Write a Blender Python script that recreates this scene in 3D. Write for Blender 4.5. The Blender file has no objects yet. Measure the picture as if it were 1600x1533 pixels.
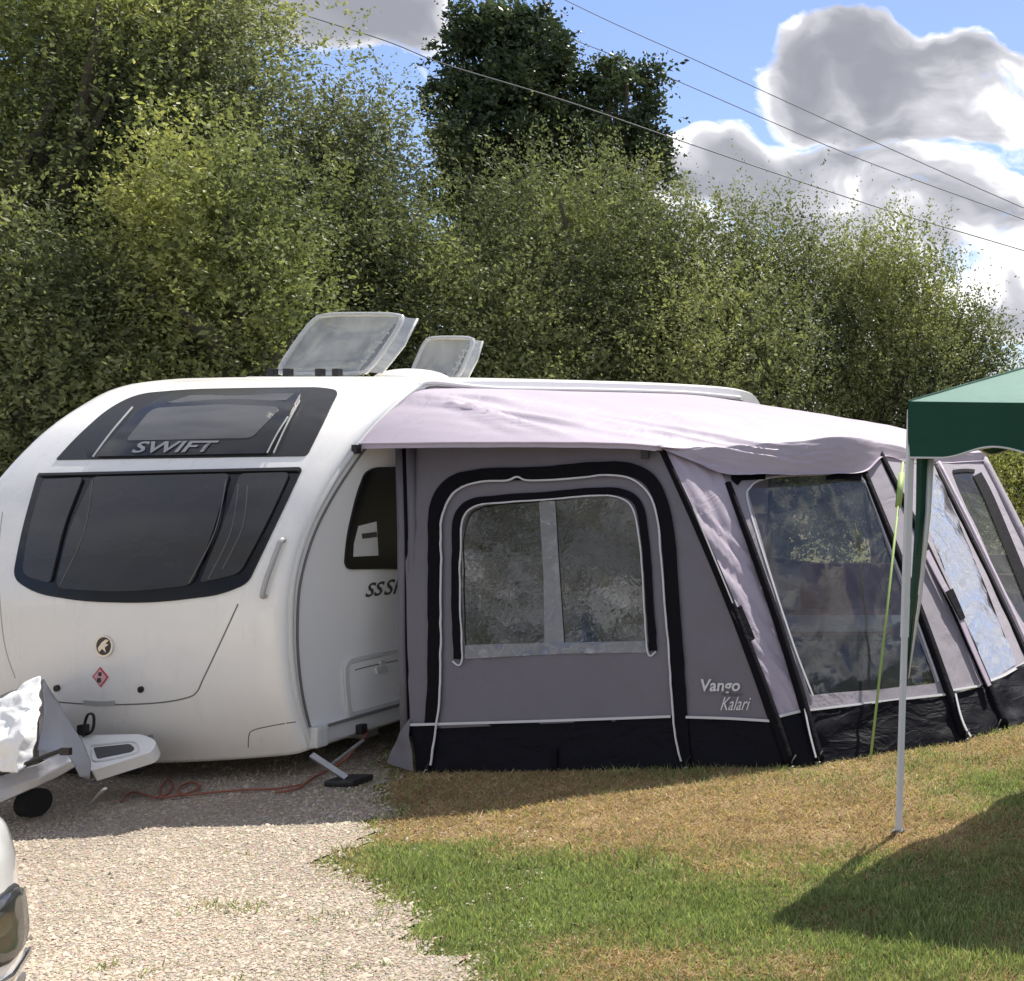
import bpy, bmesh, math, random
import numpy as np
from mathutils import Vector, noise, geometry
from mathutils.bvhtree import BVHTree

random.seed(7)
RNG = np.random.default_rng(11)
SC = bpy.context.scene
COL = SC.collection
V = Vector
R = math.radians

# ------------------------------------------------------------------ camera
F, CX, HY, EYE = 2000.0, 2100.0, 670.0, 2.08      # focal length, principal point, horizon (px of a 1600 px frame), eye height
cd = bpy.data.cameras.new('camera')
cam = bpy.data.objects.new('camera', cd)
COL.objects.link(cam)
cam.location = (0, 0, EYE)
cam.rotation_euler = (R(90), 0, 0)
cd.sensor_width = 36.0
cd.lens = 36.0 * F / 1600.0
cd.shift_x = (800.0 - CX) / 1600.0
cd.shift_y = -(766.5 - HY) / 1600.0
cd.clip_end = 3000
SC.camera = cam

# ------------------------------------------------------------------ light
SUN_EL, SUN_AZ = R(56), math.atan2(0.05, 0.998)     # azimuth from +Y towards +X
EXPOSURE = 0.85
SKY_STRENGTH = 0.13
to_sun = V((math.sin(SUN_AZ) * math.cos(SUN_EL), math.cos(SUN_AZ) * math.cos(SUN_EL), math.sin(SUN_EL)))
sl = bpy.data.lights.new('sun', 'SUN')
sl.energy = 4.3
sl.angle = R(0.53)
sl.color = (1.0, 0.95, 0.87)
so = bpy.data.objects.new('sun', sl)
COL.objects.link(so)
so.rotation_euler = to_sun.to_track_quat('Z', 'Y').to_euler()
so.location = (0, 0, 30)

SC.view_settings.view_transform = 'Standard'
SC.view_settings.look = 'None'
SC.view_settings.gamma = 1
SC.view_settings.use_curve_mapping = False
SC.view_settings.exposure = EXPOSURE

world = bpy.data.worlds.new('World')
SC.world = world
world.use_nodes = True


class NT:
    """short node-tree writer"""
    def __init__(self, nt):
        self.nt = nt
        nt.nodes.clear()

    def n(self, kind, **kw):
        nd = self.nt.nodes.new(kind)
        for k, v in kw.items():
            if k.startswith('i_'):
                key = k[2:].replace('_', ' ')
                s = nd.inputs[int(key)] if key.isdigit() else nd.inputs[key]
                self.set(s, v)
            else:
                setattr(nd, k, v)
        return nd

    def set(self, sock, v):
        if isinstance(v, bpy.types.NodeSocket):
            self.nt.links.new(v, sock)
        else:
            sock.default_value = v

    def math(self, op, a, b=0.0, c=None, clamp=False):
        nd = self.nt.nodes.new('ShaderNodeMath')
        nd.operation = op
        nd.use_clamp = clamp
        self.set(nd.inputs[0], a)
        self.set(nd.inputs[1], b)
        if c is not None:
            self.set(nd.inputs[2], c)
        return nd.outputs[0]

    def vmath(self, op, a, b=None, out=0):
        nd = self.nt.nodes.new('ShaderNodeVectorMath')
        nd.operation = op
        self.set(nd.inputs[0], a)
        if b is not None:
            self.set(nd.inputs[1], b)
        return nd.outputs[out]

    def ramp(self, fac, stops, interp='LINEAR'):
        nd = self.nt.nodes.new('ShaderNodeValToRGB')
        nd.color_ramp.interpolation = interp
        el = nd.color_ramp.elements
        while len(el) > 1:
            el.remove(el[-1])
        el[0].position = stops[0][0]
        el[0].color = col4(stops[0][1])
        for p, c in stops[1:]:
            e = el.new(p)
            e.color = col4(c)
        self.set(nd.inputs[0], fac)
        return nd.outputs[0]

    def mix(self, fac, a, b, blend='MIX'):
        nd = self.nt.nodes.new('ShaderNodeMix')
        nd.data_type = 'RGBA'
        nd.blend_type = blend
        self.set(nd.inputs[0], fac)
        self.set(nd.inputs[6], col4(a) if not isinstance(a, bpy.types.NodeSocket) else a)
        self.set(nd.inputs[7], col4(b) if not isinstance(b, bpy.types.NodeSocket) else b)
        return nd.outputs[2]

    def noise(self, vec, scale, detail=4, rough=0.55, out='Fac', dist=0.0):
        nd = self.nt.nodes.new('ShaderNodeTexNoise')
        if vec is not None:
            self.set(nd.inputs['Vector'], vec)
        nd.inputs['Scale'].default_value = scale
        nd.inputs['Detail'].default_value = detail
        nd.inputs['Roughness'].default_value = rough
        nd.inputs['Distortion'].default_value = dist
        return nd.outputs[out]

    def link(self, a, b):
        self.nt.links.new(a, b)


def col4(c):
    if isinstance(c, (int, float)):
        return (c, c, c, 1.0)
    return tuple(c) + (1.0,) if len(c) == 3 else tuple(c)


def px_dir(x, y):
    return V(((x - CX) / F, 1.0, (HY - y) / F)).normalized()


t = NT(world.node_tree)
tc = t.n('ShaderNodeTexCoord')
dirv = t.vmath('NORMALIZE', tc.outputs['Generated'])
sky = t.n('ShaderNodeTexSky', sky_type='NISHITA', sun_disc=False, sun_elevation=SUN_EL, sun_rotation=SUN_AZ,
          altitude=100.0, air_density=1.0, dust_density=0.9, ozone_density=1.3)
warp = t.noise(dirv, 9.0, 3, 0.5, out='Color')
warp = t.vmath('SCALE', t.vmath('SUBTRACT', warp, (0.5, 0.5, 0.5)))
warp.node.inputs['Scale'].default_value = 0.11
wd = t.vmath('ADD', dirv, warp)
stretch = t.vmath('MULTIPLY', wd, (1.0, 1.0, 1.7))
n1 = t.noise(stretch, 7.0, 9, 0.57)
stretch_up = t.vmath('ADD', stretch, (0.0, 0.0, 0.03))
n2 = t.noise(stretch_up, 7.0, 5, 0.53)
base = t.noise(dirv, 1.7, 3, 0.5)
# cloud banks: centre (px), half width, half height, weight; beyond them unseen cloud is spread wider and whiter to add fill light
BANKS = [((1440, 150), 270, 105, 0.60), ((1560, 215), 230, 90, 0.35), ((1330, 292), 330, 75, 0.45), ((1560, 390), 330, 105, 0.42),
         ((1400, 410), 420, 130, 0.55), ((1100, 285), 110, 50, 0.35), ((560, 20), 230, 85, 0.5), ((720, 30), 90, 60, 0.2), ((940, -18), 90, 22, 0.3)]
acc = None
for (cxy, hw, hh, wgt) in BANKS:
    c = px_dir(*cxy)
    rgt = (px_dir(cxy[0] + 10, cxy[1]) - px_dir(cxy[0] - 10, cxy[1])) / 20
    upv = (px_dir(cxy[0], cxy[1] - 10) - px_dir(cxy[0], cxy[1] + 10)) / 20
    dv = t.vmath('SUBTRACT', wd, tuple(c))
    a = t.math('DIVIDE', t.vmath('DOT_PRODUCT', dv, tuple(rgt.normalized()), out=1), rgt.length * hw)
    b = t.math('DIVIDE', t.vmath('DOT_PRODUCT', dv, tuple(upv.normalized()), out=1), upv.length * hh)
    r2 = t.math('ADD', t.math('MULTIPLY', a, a), t.math('MULTIPLY', b, b))
    g = t.math('MULTIPLY', t.math('SUBTRACT', 1.35, r2, clamp=True), wgt)
    acc = g if acc is None else t.math('MAXIMUM', acc, g)
general = t.math('MINIMUM', t.math('MULTIPLY', t.math('SUBTRACT', base, 0.33), 2.4, clamp=True), 0.34)
# inside the part of the sky that the photograph shows the banks lead
vc = px_dir(1000, 150)
inview = t.math('SUBTRACT', 1.0, t.math('MULTIPLY', t.vmath('LENGTH', t.vmath('SUBTRACT', dirv, tuple(vc)), out=1), 2.2), clamp=True)
general = t.math('MULTIPLY', general, t.math('SUBTRACT', 1.0, t.math('MULTIPLY', inview, 2.5, clamp=True)))
cover = t.math('MAXIMUM', acc, general)
cover = t.math('MINIMUM', cover, 0.50)
dens = t.math('ADD', t.math('MULTIPLY', t.math('SUBTRACT', n1, 0.5), 1.7), t.math('SUBTRACT', cover, 0.24))
alpha = t.math('MULTIPLY', dens, 9.0, clamp=True)
dens_up = t.math('ADD', t.math('MULTIPLY', t.math('SUBTRACT', n2, 0.5), 1.9), t.math('SUBTRACT', cover, 0.20))
cloudcol = t.ramp(t.math('MULTIPLY', dens_up, 2.1, clamp=True),
                  [(0.0, (6.6, 6.6, 6.5)), (0.22, (5.7, 5.7, 5.8)), (0.45, (3.2, 3.2, 3.45)), (0.75, (1.9, 1.95, 2.2)), (1.0, (1.6, 1.65, 1.9))])
skyc = t.vmath('MULTIPLY', sky.outputs[0], (0.49, 0.525, 0.66))
bg = t.n('ShaderNodeBackground', i_Strength=SKY_STRENGTH, i_Color=t.mix(alpha, skyc, cloudcol))
wo = t.n('ShaderNodeOutputWorld')
t.link(bg.outputs[0], wo.inputs[0])


# ------------------------------------------------------------------ helpers
def at(x, y, D):
    """world point seen at (x, y) of the photograph at depth D"""
    return V(((x - CX) / F * D, D, EYE - (y - HY) / F * D))


def gnd(x, y, z=0.0):
    D = (EYE - z) * F / (y - HY)
    return V(((x - CX) / F * D, D, z))


def to_px(p):
    return (CX + p[0] / p[1] * F, HY + (EYE - p[2]) / p[1] * F)


def empty(name, loc, label, cat, group=None, rz=0.0):
    o = bpy.data.objects.new(name, None)
    o.empty_display_size = 0.1
    COL.objects.link(o)
    o.location = loc
    o.rotation_euler = (0, 0, rz)
    o['label'] = label
    o['category'] = cat
    if group:
        o['group'] = group
    return o


def put(name, me, mat=None, parent=None, **props):
    """link a mesh given in world coordinates; under a parent it keeps its place"""
    o = bpy.data.objects.new(name, me)
    COL.objects.link(o)
    if mat is not None and not me.materials:
        me.materials.append(mat)
    if parent is not None:
        o.parent = parent
        m = world_matrix(parent)
        o.matrix_parent_inverse = m.inverted()
    for k, v in props.items():
        o[k] = v
    return o


def world_matrix(o):
    m = o.matrix_basis.copy()
    if o.parent:
        m = world_matrix(o.parent) @ o.matrix_parent_inverse @ m
    return m


def mk(name, verts, faces, mat, parent=None, smooth=False, **props):
    me = bpy.data.meshes.new(name)
    me.from_pydata([tuple(v) for v in verts], [], faces)
    me.update()
    if smooth:
        me.polygons.foreach_set('use_smooth', [True] * len(me.polygons))
    return put(name, me, mat, parent, **props)


def from_bm(name, bm, mat, parent=None, smooth=False, **props):
    me = bpy.data.meshes.new(name)
    bmesh.ops.recalc_face_normals(bm, faces=bm.faces[:])
    bm.to_mesh(me)
    bm.free()
    if smooth:
        me.polygons.foreach_set('use_smooth', [True] * len(me.polygons))
    return put(name, me, mat, parent, **props)


def add_box(bm, c, s, rz=0.0, bev=0.0, M=None):
    """box centre c, full size s"""
    g = bmesh.ops.create_cube(bm, size=1.0)
    vs = g['verts']
    for v in vs:
        v.co = V((v.co.x * s[0], v.co.y * s[1], v.co.z * s[2]))
    if bev > 0:
        es = list({e for v in vs for e in v.link_edges})
        r = bmesh.ops.bevel(bm, geom=es, offset=bev, segments=2, affect='EDGES', profile=0.7)
        vs = list({v for v in r['verts']} | {v for v in vs if v.is_valid})
        vs = [v for v in vs if v.is_valid]
    cs, sn = math.cos(rz), math.sin(rz)
    for v in vs:
        x, y = v.co.x, v.co.y
        v.co.x, v.co.y = cs * x - sn * y, sn * x + cs * y
        if M is not None:
            v.co = M @ v.co
        v.co += V(c)
    return vs


def add_tube(bm, pts, rad, seg=8, cap=True):
    """tube through pts; rad a number or a list"""
    pts = [V(p) for p in pts]
    rad = rad if isinstance(rad, (list, tuple)) else [rad] * len(pts)
    rings = []
    up = V((0, 0, 1))
    prev = None
    for i, p in enumerate(pts):
        a = pts[max(i - 1, 0)]
        b = pts[min(i + 1, len(pts) - 1)]
        d = (b - a).normalized()
        if prev is None:
            ref = up if abs(d.dot(up)) < 0.95 else V((1, 0, 0))
            s = d.cross(ref).normalized()
        else:
            s = (prev - d * prev.dot(d)).normalized()
        prev = s
        u = s.cross(d).normalized()
        rings.append([bm.verts.new(p + (s * math.cos(k * 2 * math.pi / seg) + u * math.sin(k * 2 * math.pi / seg)) * rad[i]) for k in range(seg)])
    for i in range(len(rings) - 1):
        for k in range(seg):
            bm.faces.new((rings[i][k], rings[i][(k + 1) % seg], rings[i + 1][(k + 1) % seg], rings[i + 1][k]))
    if cap:
        bm.faces.new(rings[0][::-1])
        bm.faces.new(rings[-1])


def tube_obj(name, pts, rad, mat, parent=None, seg=8, **props):
    bm = bmesh.new()
    add_tube(bm, pts, rad, seg)
    return from_bm(name, bm, mat, parent, smooth=True, **props)


def box_obj(name, c, s, mat, parent=None, rz=0.0, bev=0.0, M=None, **props):
    bm = bmesh.new()
    add_box(bm, c, s, rz, bev, M)
    return from_bm(name, bm, mat, parent, **props)


def smooth_path(pts, n=8):
    """Catmull-Rom through the points"""
    pts = [V(p) for p in pts]
    out = []
    for i in range(len(pts) - 1):
        p0, p1, p2, p3 = pts[max(i - 1, 0)], pts[i], pts[i + 1], pts[min(i + 2, len(pts) - 1)]
        for k in range(n):
            u = k / n
            out.append(0.5 * ((2 * p1) + (p2 - p0) * u + (2 * p0 - 5 * p1 + 4 * p2 - p3) * u * u + (3 * p1 - p0 - 3 * p2 + p3) * u ** 3))
    out.append(pts[-1])
    return out


def rounded(poly, r, seg=6, step=None):
    """closed 2-D outline with rounded corners; r a number or one per corner"""
    n = len(poly)
    rr = r if isinstance(r, (list, tuple)) else [r] * n
    out = []
    for i in range(n):
        p = V(poly[i]).to_2d()
        a = V(poly[i - 1]).to_2d()
        b = V(poly[(i + 1) % n]).to_2d()
        da, db = (a - p), (b - p)
        q = min(rr[i], da.length * 0.48, db.length * 0.48)
        if q < 0.3:
            out.append(p)
            continue
        s, e = p + da.normalized() * q, p + db.normalized() * q
        for k in range(seg + 1):
            u = k / seg
            out.append(s * (1 - u) ** 2 + p * 2 * u * (1 - u) + e * u * u)
    if step:
        dense = []
        for i in range(len(out)):
            a, b = out[i], out[(i + 1) % len(out)]
            m = max(1, int((b - a).length / step))
            for k in range(m):
                dense.append(a.lerp(b, k / m))
        out = dense
    return out


def inside(p, poly):
    x, y = p
    c = False
    j = len(poly) - 1
    for i in range(len(poly)):
        xi, yi = poly[i]
        xj, yj = poly[j]
        if (yi > y) != (yj > y) and x < (xj - xi) * (y - yi) / (yj - yi) + xi:
            c = not c
        j = i
    return c


def surf_normal(surf, x, y):
    p = surf(x, y)
    n = (surf(x + 1.5, y) - p).cross(surf(x, y + 1.5) - p)
    if n.length < 1e-12:
        n = V((0, -1, 0))
    n.normalize()
    if n.dot(V((0, 0, EYE)) - p) < 0:
        n.negate()
    return n


def panel(name, outline, surf, mat, parent=None, step=14.0, off=0.0, thick=0.004, disp=None, holes=(), smooth=True, **props):
    """sheet with an outline given in photograph px, lying on surf(x, y) -> point, raised by off, with a real thickness"""
    outline = [V(p).to_2d() for p in outline]
    verts = list(outline)
    edges = [(i, (i + 1) % len(outline)) for i in range(len(outline))]
    for h in holes:
        b = len(verts)
        h = [V(p).to_2d() for p in h]
        verts += h
        edges += [(b + i, b + (i + 1) % len(h)) for i in range(len(h))]
    xs = [p.x for p in outline]
    ys = [p.y for p in outline]
    hs = [[tuple(V(p).to_2d()) for p in h] for h in holes]
    ol = [tuple(p) for p in outline]
    gy = min(ys) + step / 2
    row = 0
    while gy < max(ys):
        gx = min(xs) + step / 2 + (row % 2) * step / 2
        while gx < max(xs):
            if inside((gx, gy), ol) and not any(inside((gx, gy), h) for h in hs):
                verts.append(V((gx, gy)))
            gx += step
        gy += step * 0.87
        row += 1
    r = geometry.delaunay_2d_cdt(verts, edges, [], 0, 1e-4)
    v2, f2 = r[0], r[2]
    faces = []
    for f in f2:
        c = (sum(v2[i].x for i in f) / len(f), sum(v2[i].y for i in f) / len(f))
        if inside(c, ol) and not any(inside(c, h) for h in hs):
            faces.append(list(f))
    front, back = [], []
    for p in v2:
        n = surf_normal(surf, p.x, p.y)
        q = surf(p.x, p.y)
        d = off + (disp(p.x, p.y) if disp else 0.0)
        front.append(q + n * d)
        back.append(q + n * (d - thick))
    # orient faces towards the camera
    fl = []
    for f in faces:
        a, b, c = (front[i] for i in f[:3])
        if (b - a).cross(c - a).dot(V((0, 0, EYE)) - a) < 0:
            f = f[::-1]
        fl.append(f)
    cnt = {}
    for f in fl:
        for i in range(len(f)):
            e = (f[i], f[(i + 1) % len(f)])
            cnt[e] = cnt.get(e, 0) + 1
    N = len(front)
    allf = list(fl)
    if thick > 0:
        allf += [[i + N for i in f[::-1]] for f in fl]
        me_v = front + back
        rim = {}
        for (a, b) in cnt:
            if (b, a) not in cnt:
                for q in (a, b):
                    if q not in rim:
                        rim[q] = len(me_v)
                        me_v += [front[q], back[q]]
                allf.append([rim[b], rim[a], rim[a] + 1, rim[b] + 1])
    else:
        me_v = front
    me = bpy.data.meshes.new(name)
    me.from_pydata([tuple(v) for v in me_v], [], allf)
    me.update()
    if smooth:
        sm = [True] * (len(fl) * (2 if thick > 0 else 1)) + [False] * (len(allf) - len(fl) * (2 if thick > 0 else 1))
        me.polygons.foreach_set('use_smooth', sm)
    return put(name, me, mat, parent, **props)


def strip(name, path, width, surf, mat, parent=None, off=0.003, thick=0.004, round_it=True, n=6, disp=None, **props):
    """band of a width (px, number or (start, end)) that follows a path in px over surf"""
    pts = [V((p[0], p[1], 0)) for p in path]
    if round_it:
        pts = smooth_path(pts, n)
    else:
        d = []
        for i in range(len(pts) - 1):
            m = max(1, int((pts[i + 1] - pts[i]).length / 25))
            for k in range(m):
                d.append(pts[i].lerp(pts[i + 1], k / m))
        pts = d + [pts[-1]]
    w0, w1 = width if isinstance(width, tuple) else (width, width)
    v, f = [], []
    N = len(pts)
    for i, p in enumerate(pts):
        a, b = pts[max(i - 1, 0)], pts[min(i + 1, N - 1)]
        dr = (b - a).normalized()
        sd = V((-dr.y, dr.x, 0)) * (w0 + (w1 - w0) * i / (N - 1)) / 2
        for s in (-1, 1):
            x, y = p.x + sd.x * s, p.y + sd.y * s
            nn = surf_normal(surf, x, y)
            q = surf(x, y)
            dd = off + (disp(x, y) if disp else 0)
            v.append(q + nn * dd)
            v.append(q + nn * (dd - thick))
    for i in range(N - 1):
        a = i * 4
        b = a + 4
        f += [(a, b, b + 2, a + 2), (a + 1, a + 3, b + 3, b + 1), (a, a + 1, b + 1, b), (a + 2, b + 2, b + 3, a + 3)]
    f += [(0, 2, 3, 1), ((N - 1) * 4, (N - 1) * 4 + 1, (N - 1) * 4 + 3, (N - 1) * 4 + 2)]
    bm = bmesh.new()
    vv = [bm.verts.new(p) for p in v]
    for q in f:
        bm.faces.new([vv[i] for i in q])
    return from_bm(name, bm, mat, parent, smooth=False, **props)


def text_on(name, s, x0, y0, sx, sy, surf, mat, parent, shear=0.0, slope=0.0, off=0.004, bold=0.0, **props):
    """lettering: left base point (px), px per text unit"""
    cu = bpy.data.curves.new('lettering', 'FONT')
    cu.body = s
    cu.offset = bold
    cu.resolution_u = 3
    tmp = bpy.data.objects.new('lettering_source', cu)
    COL.objects.link(tmp)
    bpy.context.view_layer.update()
    dg = bpy.context.evaluated_depsgraph_get()
    m = bpy.data.meshes.new_from_object(tmp.evaluated_get(dg))
    bpy.data.objects.remove(tmp)
    for v in m.vertices:
        x = x0 + v.co.x * sx + v.co.y * shear * sx
        y = y0 - v.co.y * sy + v.co.x * sx * slope
        v.co = surf(x, y) + surf_normal(surf, x, y) * off
    m.materials.clear()
    return put(name, m, mat, parent, **props)


def quad_surf(c):
    """c: four (x, y, D) in order top-left, top-right, bottom-right, bottom-left -> surf(x, y)"""
    tl, tr, br, bl = [V(p) for p in c]

    def f(u, v):
        return (tl.to_2d() * (1 - u) * (1 - v) + tr.to_2d() * u * (1 - v) + br.to_2d() * u * v + bl.to_2d() * (1 - u) * v)

    def surf(x, y):
        u = v = 0.5
        for _ in range(8):
            p = f(u, v)
            ex, ey = x - p.x, y - p.y
            if abs(ex) + abs(ey) < 1e-5:
                break
            du = (tr.to_2d() - tl.to_2d()) * (1 - v) + (br.to_2d() - bl.to_2d()) * v
            dv = (bl.to_2d() - tl.to_2d()) * (1 - u) + (br.to_2d() - tr.to_2d()) * u
            det = du.x * dv.y - du.y * dv.x
            if abs(det) < 1e-9:
                break
            u += (ex * dv.y - ey * dv.x) / det
            v += (du.x * ey - du.y * ex) / det
            u = max(-0.6, min(1.6, u))
            v = max(-0.6, min(1.6, v))
        inv = (1 - u) * (1 - v) / tl.z + u * (1 - v) / tr.z + u * v / br.z + (1 - u) * v / bl.z
        return at(x, y, 1.0 / inv)
    return surf


# ------------------------------------------------------------------ materials
def pbr(name, color, rough=0.5, metal=0.0, spec=0.5, bump=0.0, bscale=40.0, var=0.0, vscale=3.0, coat=0.0, trans_fabric=0.0, stretch=None, detail=5):
    m = bpy.data.materials.new(name)
    m.use_nodes = True
    t = NT(m.node_tree)
    out = t.n('ShaderNodeOutputMaterial')
    b = t.n('ShaderNodeBsdfPrincipled')
    b.inputs['Roughness'].default_value = rough
    b.inputs['Metallic'].default_value = metal
    b.inputs['Specular IOR Level'].default_value = spec
    b.inputs['Coat Weight'].default_value = coat
    b.inputs['Coat Roughness'].default_value = 0.08
    b.inputs['Base Color'].default_value = col4(color)
    tc = t.n('ShaderNodeTexCoord').outputs['Object']
    if stretch:
        tc = t.vmath('MULTIPLY', tc, stretch)
    if var > 0:
        nz = t.noise(tc, vscale, 6, 0.6)
        k = t.math('MULTIPLY_ADD', t.math('SUBTRACT', nz, 0.5), var * 2.4, 1.0)
        cc = t.mix(1.0, color, t.n('ShaderNodeCombineColor', i_0=k, i_1=k, i_2=k).outputs[0], 'MULTIPLY')
        t.link(cc, b.inputs['Base Color'])
        rr = t.math('MULTIPLY_ADD', t.math('SUBTRACT', nz, 0.5), 0.35, rough, clamp=True)
        t.link(rr, b.inputs['Roughness'])
    if bump > 0:
        bp = t.n('ShaderNodeBump', i_Strength=1.0, i_Distance=bump, i_Height=t.noise(tc, bscale, detail, 0.6))
        t.link(bp.outputs[0], b.inputs['Normal'])
    sh = b.outputs[0]
    if trans_fabric > 0:
        tr = t.n('ShaderNodeBsdfTranslucent', i_Color=col4([c * 1.3 for c in color]))
        mx = t.n('ShaderNodeMixShader', i_0=trans_fabric)
        t.link(sh, mx.inputs[1])
        t.link(tr.outputs[0], mx.inputs[2])
        sh = mx.outputs[0]
    t.link(sh, out.inputs[0])
    return m


def film(name, tint, clear, gloss_rough=0.06, body=(0.3, 0.32, 0.34), refl=0.25, bump=0.002, bscale=6.0, haze_var=0.0):
    """clear plastic sheet: lets light straight through in part, a milky body, and a wavy gloss"""
    m = bpy.data.materials.new(name)
    m.use_nodes = True
    t = NT(m.node_tree)
    out = t.n('ShaderNodeOutputMaterial')
    tcn = t.n('ShaderNodeTexCoord').outputs['Object']
    tr = t.n('ShaderNodeBsdfTransparent', i_Color=col4(tint))
    df = t.n('ShaderNodeBsdfDiffuse', i_Color=col4(body))
    gl = t.n('ShaderNodeBsdfGlossy', i_Color=(1, 1, 1, 1), i_Roughness=gloss_rough)
    nz = t.noise(tcn, bscale, 3, 0.5, dist=0.6)
    bp = t.n('ShaderNodeBump', i_Strength=1.0, i_Distance=bump, i_Height=nz)
    t.link(bp.outputs[0], gl.inputs['Normal'])
    m1 = t.n('ShaderNodeMixShader', i_0=clear)
    if haze_var > 0:
        k = t.math('MULTIPLY_ADD', t.math('SUBTRACT', t.noise(t.vmath('MULTIPLY', tcn, (1, 1, 0.3)), 5.0, 5, 0.6), 0.5), -haze_var, clear, clamp=True)
        t.link(k, m1.inputs[0])
    t.link(df.outputs[0], m1.inputs[1])
    t.link(tr.outputs[0], m1.inputs[2])
    lw = t.n('ShaderNodeLayerWeight', i_Blend=0.25)
    fr = t.math('MULTIPLY_ADD', lw.outputs['Facing'], refl * 1.4, refl * 0.55, clamp=True)
    m2 = t.n('ShaderNodeMixShader', i_0=fr)
    t.link(m1.outputs[0], m2.inputs[1])
    t.link(gl.outputs[0], m2.inputs[2])
    t.link(m2.outputs[0], out.inputs[0])
    return m


def fabric(name, color, weave=1.0, wr=0.012, wscale=3.0, trans=0.0, rough=0.75, stretch=(1, 1, 1), var=0.06):
    m = bpy.data.materials.new(name)
    m.use_nodes = True
    t = NT(m.node_tree)
    out = t.n('ShaderNodeOutputMaterial')
    b = t.n('ShaderNodeBsdfPrincipled')
    b.inputs['Roughness'].default_value = rough
    b.inputs['Specular IOR Level'].default_value = 0.35
    b.inputs['Sheen Weight'].default_value = 0.15 if max(color) > 0.1 else 0.0
    if max(color) < 0.1:
        b.inputs['Specular IOR Level'].default_value = 0.07
    tcn = t.n('ShaderNodeTexCoord').outputs['Object']
    sv = t.vmath('MULTIPLY', tcn, stretch)
    big = t.noise(sv, wscale, 5, 0.55, dist=0.8)
    ridge = t.math('SUBTRACT', 1.0, t.math('ABSOLUTE', t.math('MULTIPLY_ADD', big, 4.0, -2.0)))
    fine = t.noise(tcn, 260.0, 2, 0.5)
    h = t.math('ADD', t.math('MULTIPLY', ridge, 0.6), t.math('ADD', big, t.math('MULTIPLY', fine, 0.02 * weave)))
    bp = t.n('ShaderNodeBump', i_Strength=0.8, i_Distance=wr, i_Height=h)
    t.link(bp.outputs[0], b.inputs['Normal'])
    k = t.math('MULTIPLY_ADD', t.math('SUBTRACT', t.noise(tcn, 2.2, 7, 0.65), 0.5), var * 3, 1.0)
    k = t.math('MULTIPLY', k, t.math('MULTIPLY_ADD', fine, 0.12, 0.94))
    cc = t.mix(1.0, color, t.n('ShaderNodeCombineColor', i_0=k, i_1=k, i_2=k).outputs[0], 'MULTIPLY')
    t.link(cc, b.inputs['Base Color'])
    sh = b.outputs[0]
    if trans > 0:
        tr = t.n('ShaderNodeBsdfTranslucent', i_Color=cc)
        mx = t.n('ShaderNodeMixShader', i_0=trans)
        t.link(sh, mx.inputs[1])
        t.link(tr.outputs[0], mx.inputs[2])
        sh = mx.outputs[0]
    t.link(sh, out.inputs[0])
    return m


def attr_mat(name, rough=0.6, transl=0.0, spec=0.3, attr='tint'):
    m = bpy.data.materials.new(name)
    m.use_nodes = True
    t = NT(m.node_tree)
    out = t.n('ShaderNodeOutputMaterial')
    b = t.n('ShaderNodeBsdfPrincipled')
    b.inputs['Roughness'].default_value = rough
    b.inputs['Specular IOR Level'].default_value = spec
    at_ = t.n('ShaderNodeAttribute', attribute_name=attr)
    t.link(at_.outputs['Color'], b.inputs['Base Color'])
    sh = b.outputs[0]
    if transl > 0:
        hs = t.mix(1.0, at_.outputs['Color'], (1.15, 1.2, 0.75), 'MULTIPLY')
        tr = t.n('ShaderNodeBsdfTranslucent', i_Color=hs)
        mx = t.n('ShaderNodeMixShader', i_0=transl)
        t.link(sh, mx.inputs[1])
        t.link(tr.outputs[0], mx.inputs[2])
        sh = mx.outputs[0]
    t.link(sh, out.inputs[0])
    return m


M = {}
M['gelcoat'] = pbr('white_gelcoat', (0.86, 0.84, 0.80), 0.30, coat=0.4, var=0.045, vscale=1.6, stretch=(3, 3, 0.7), bump=0.0015, bscale=2.2)
M['side'] = pbr('white_side_panel', (0.86, 0.86, 0.845), 0.38, coat=0.2, var=0.03, vscale=1.2, bump=0.001, bscale=3.0)
M['trim'] = pbr('grey_trim', (0.42, 0.42, 0.41), 0.45, var=0.08, vscale=8)
M['lighttrim'] = pbr('pale_plastic_trim', (0.62, 0.62, 0.60), 0.4, var=0.05, vscale=8)
M['black_glass'] = pbr('black_window_surround', (0.006, 0.006, 0.008), 0.22, spec=0.4)
M['tint_pane'] = pbr('tinted_acrylic_pane', (0.038, 0.037, 0.038), 0.25, spec=0.5, var=0.35, vscale=2.5, stretch=(1, 1, 2.5), coat=0.0)
M['sun_pane'] = pbr('sunroof_pane', (0.028, 0.028, 0.029), 0.16, spec=0.35, var=0.4, vscale=3)
M['blind'] = pbr('grey_blind', (0.10, 0.102, 0.105), 0.4, var=0.5, vscale=3.5, stretch=(0.6, 1, 4), spec=0.3)
M['chrome'] = pbr('chrome', (0.72, 0.72, 0.72), 0.15, metal=1.0)
M['steel'] = pbr('galvanised_steel', (0.36, 0.36, 0.35), 0.5, metal=0.8, var=0.2, vscale=20)
M['black'] = pbr('black_plastic', (0.015, 0.015, 0.016), 0.45, var=0.2, vscale=10)
M['rubber'] = pbr('black_rubber', (0.012, 0.012, 0.012), 0.8)
M['seam'] = pbr('dark_panel_gap', (0.16, 0.15, 0.14), 0.7)
M['red'] = pbr('red_print', (0.55, 0.05, 0.07), 0.5)
M['pink'] = pbr('pale_pink_print', (0.75, 0.42, 0.45), 0.5)
M['silver_letter'] = pbr('silver_lettering', (0.26, 0.26, 0.27), 0.35, metal=0.3)
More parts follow.
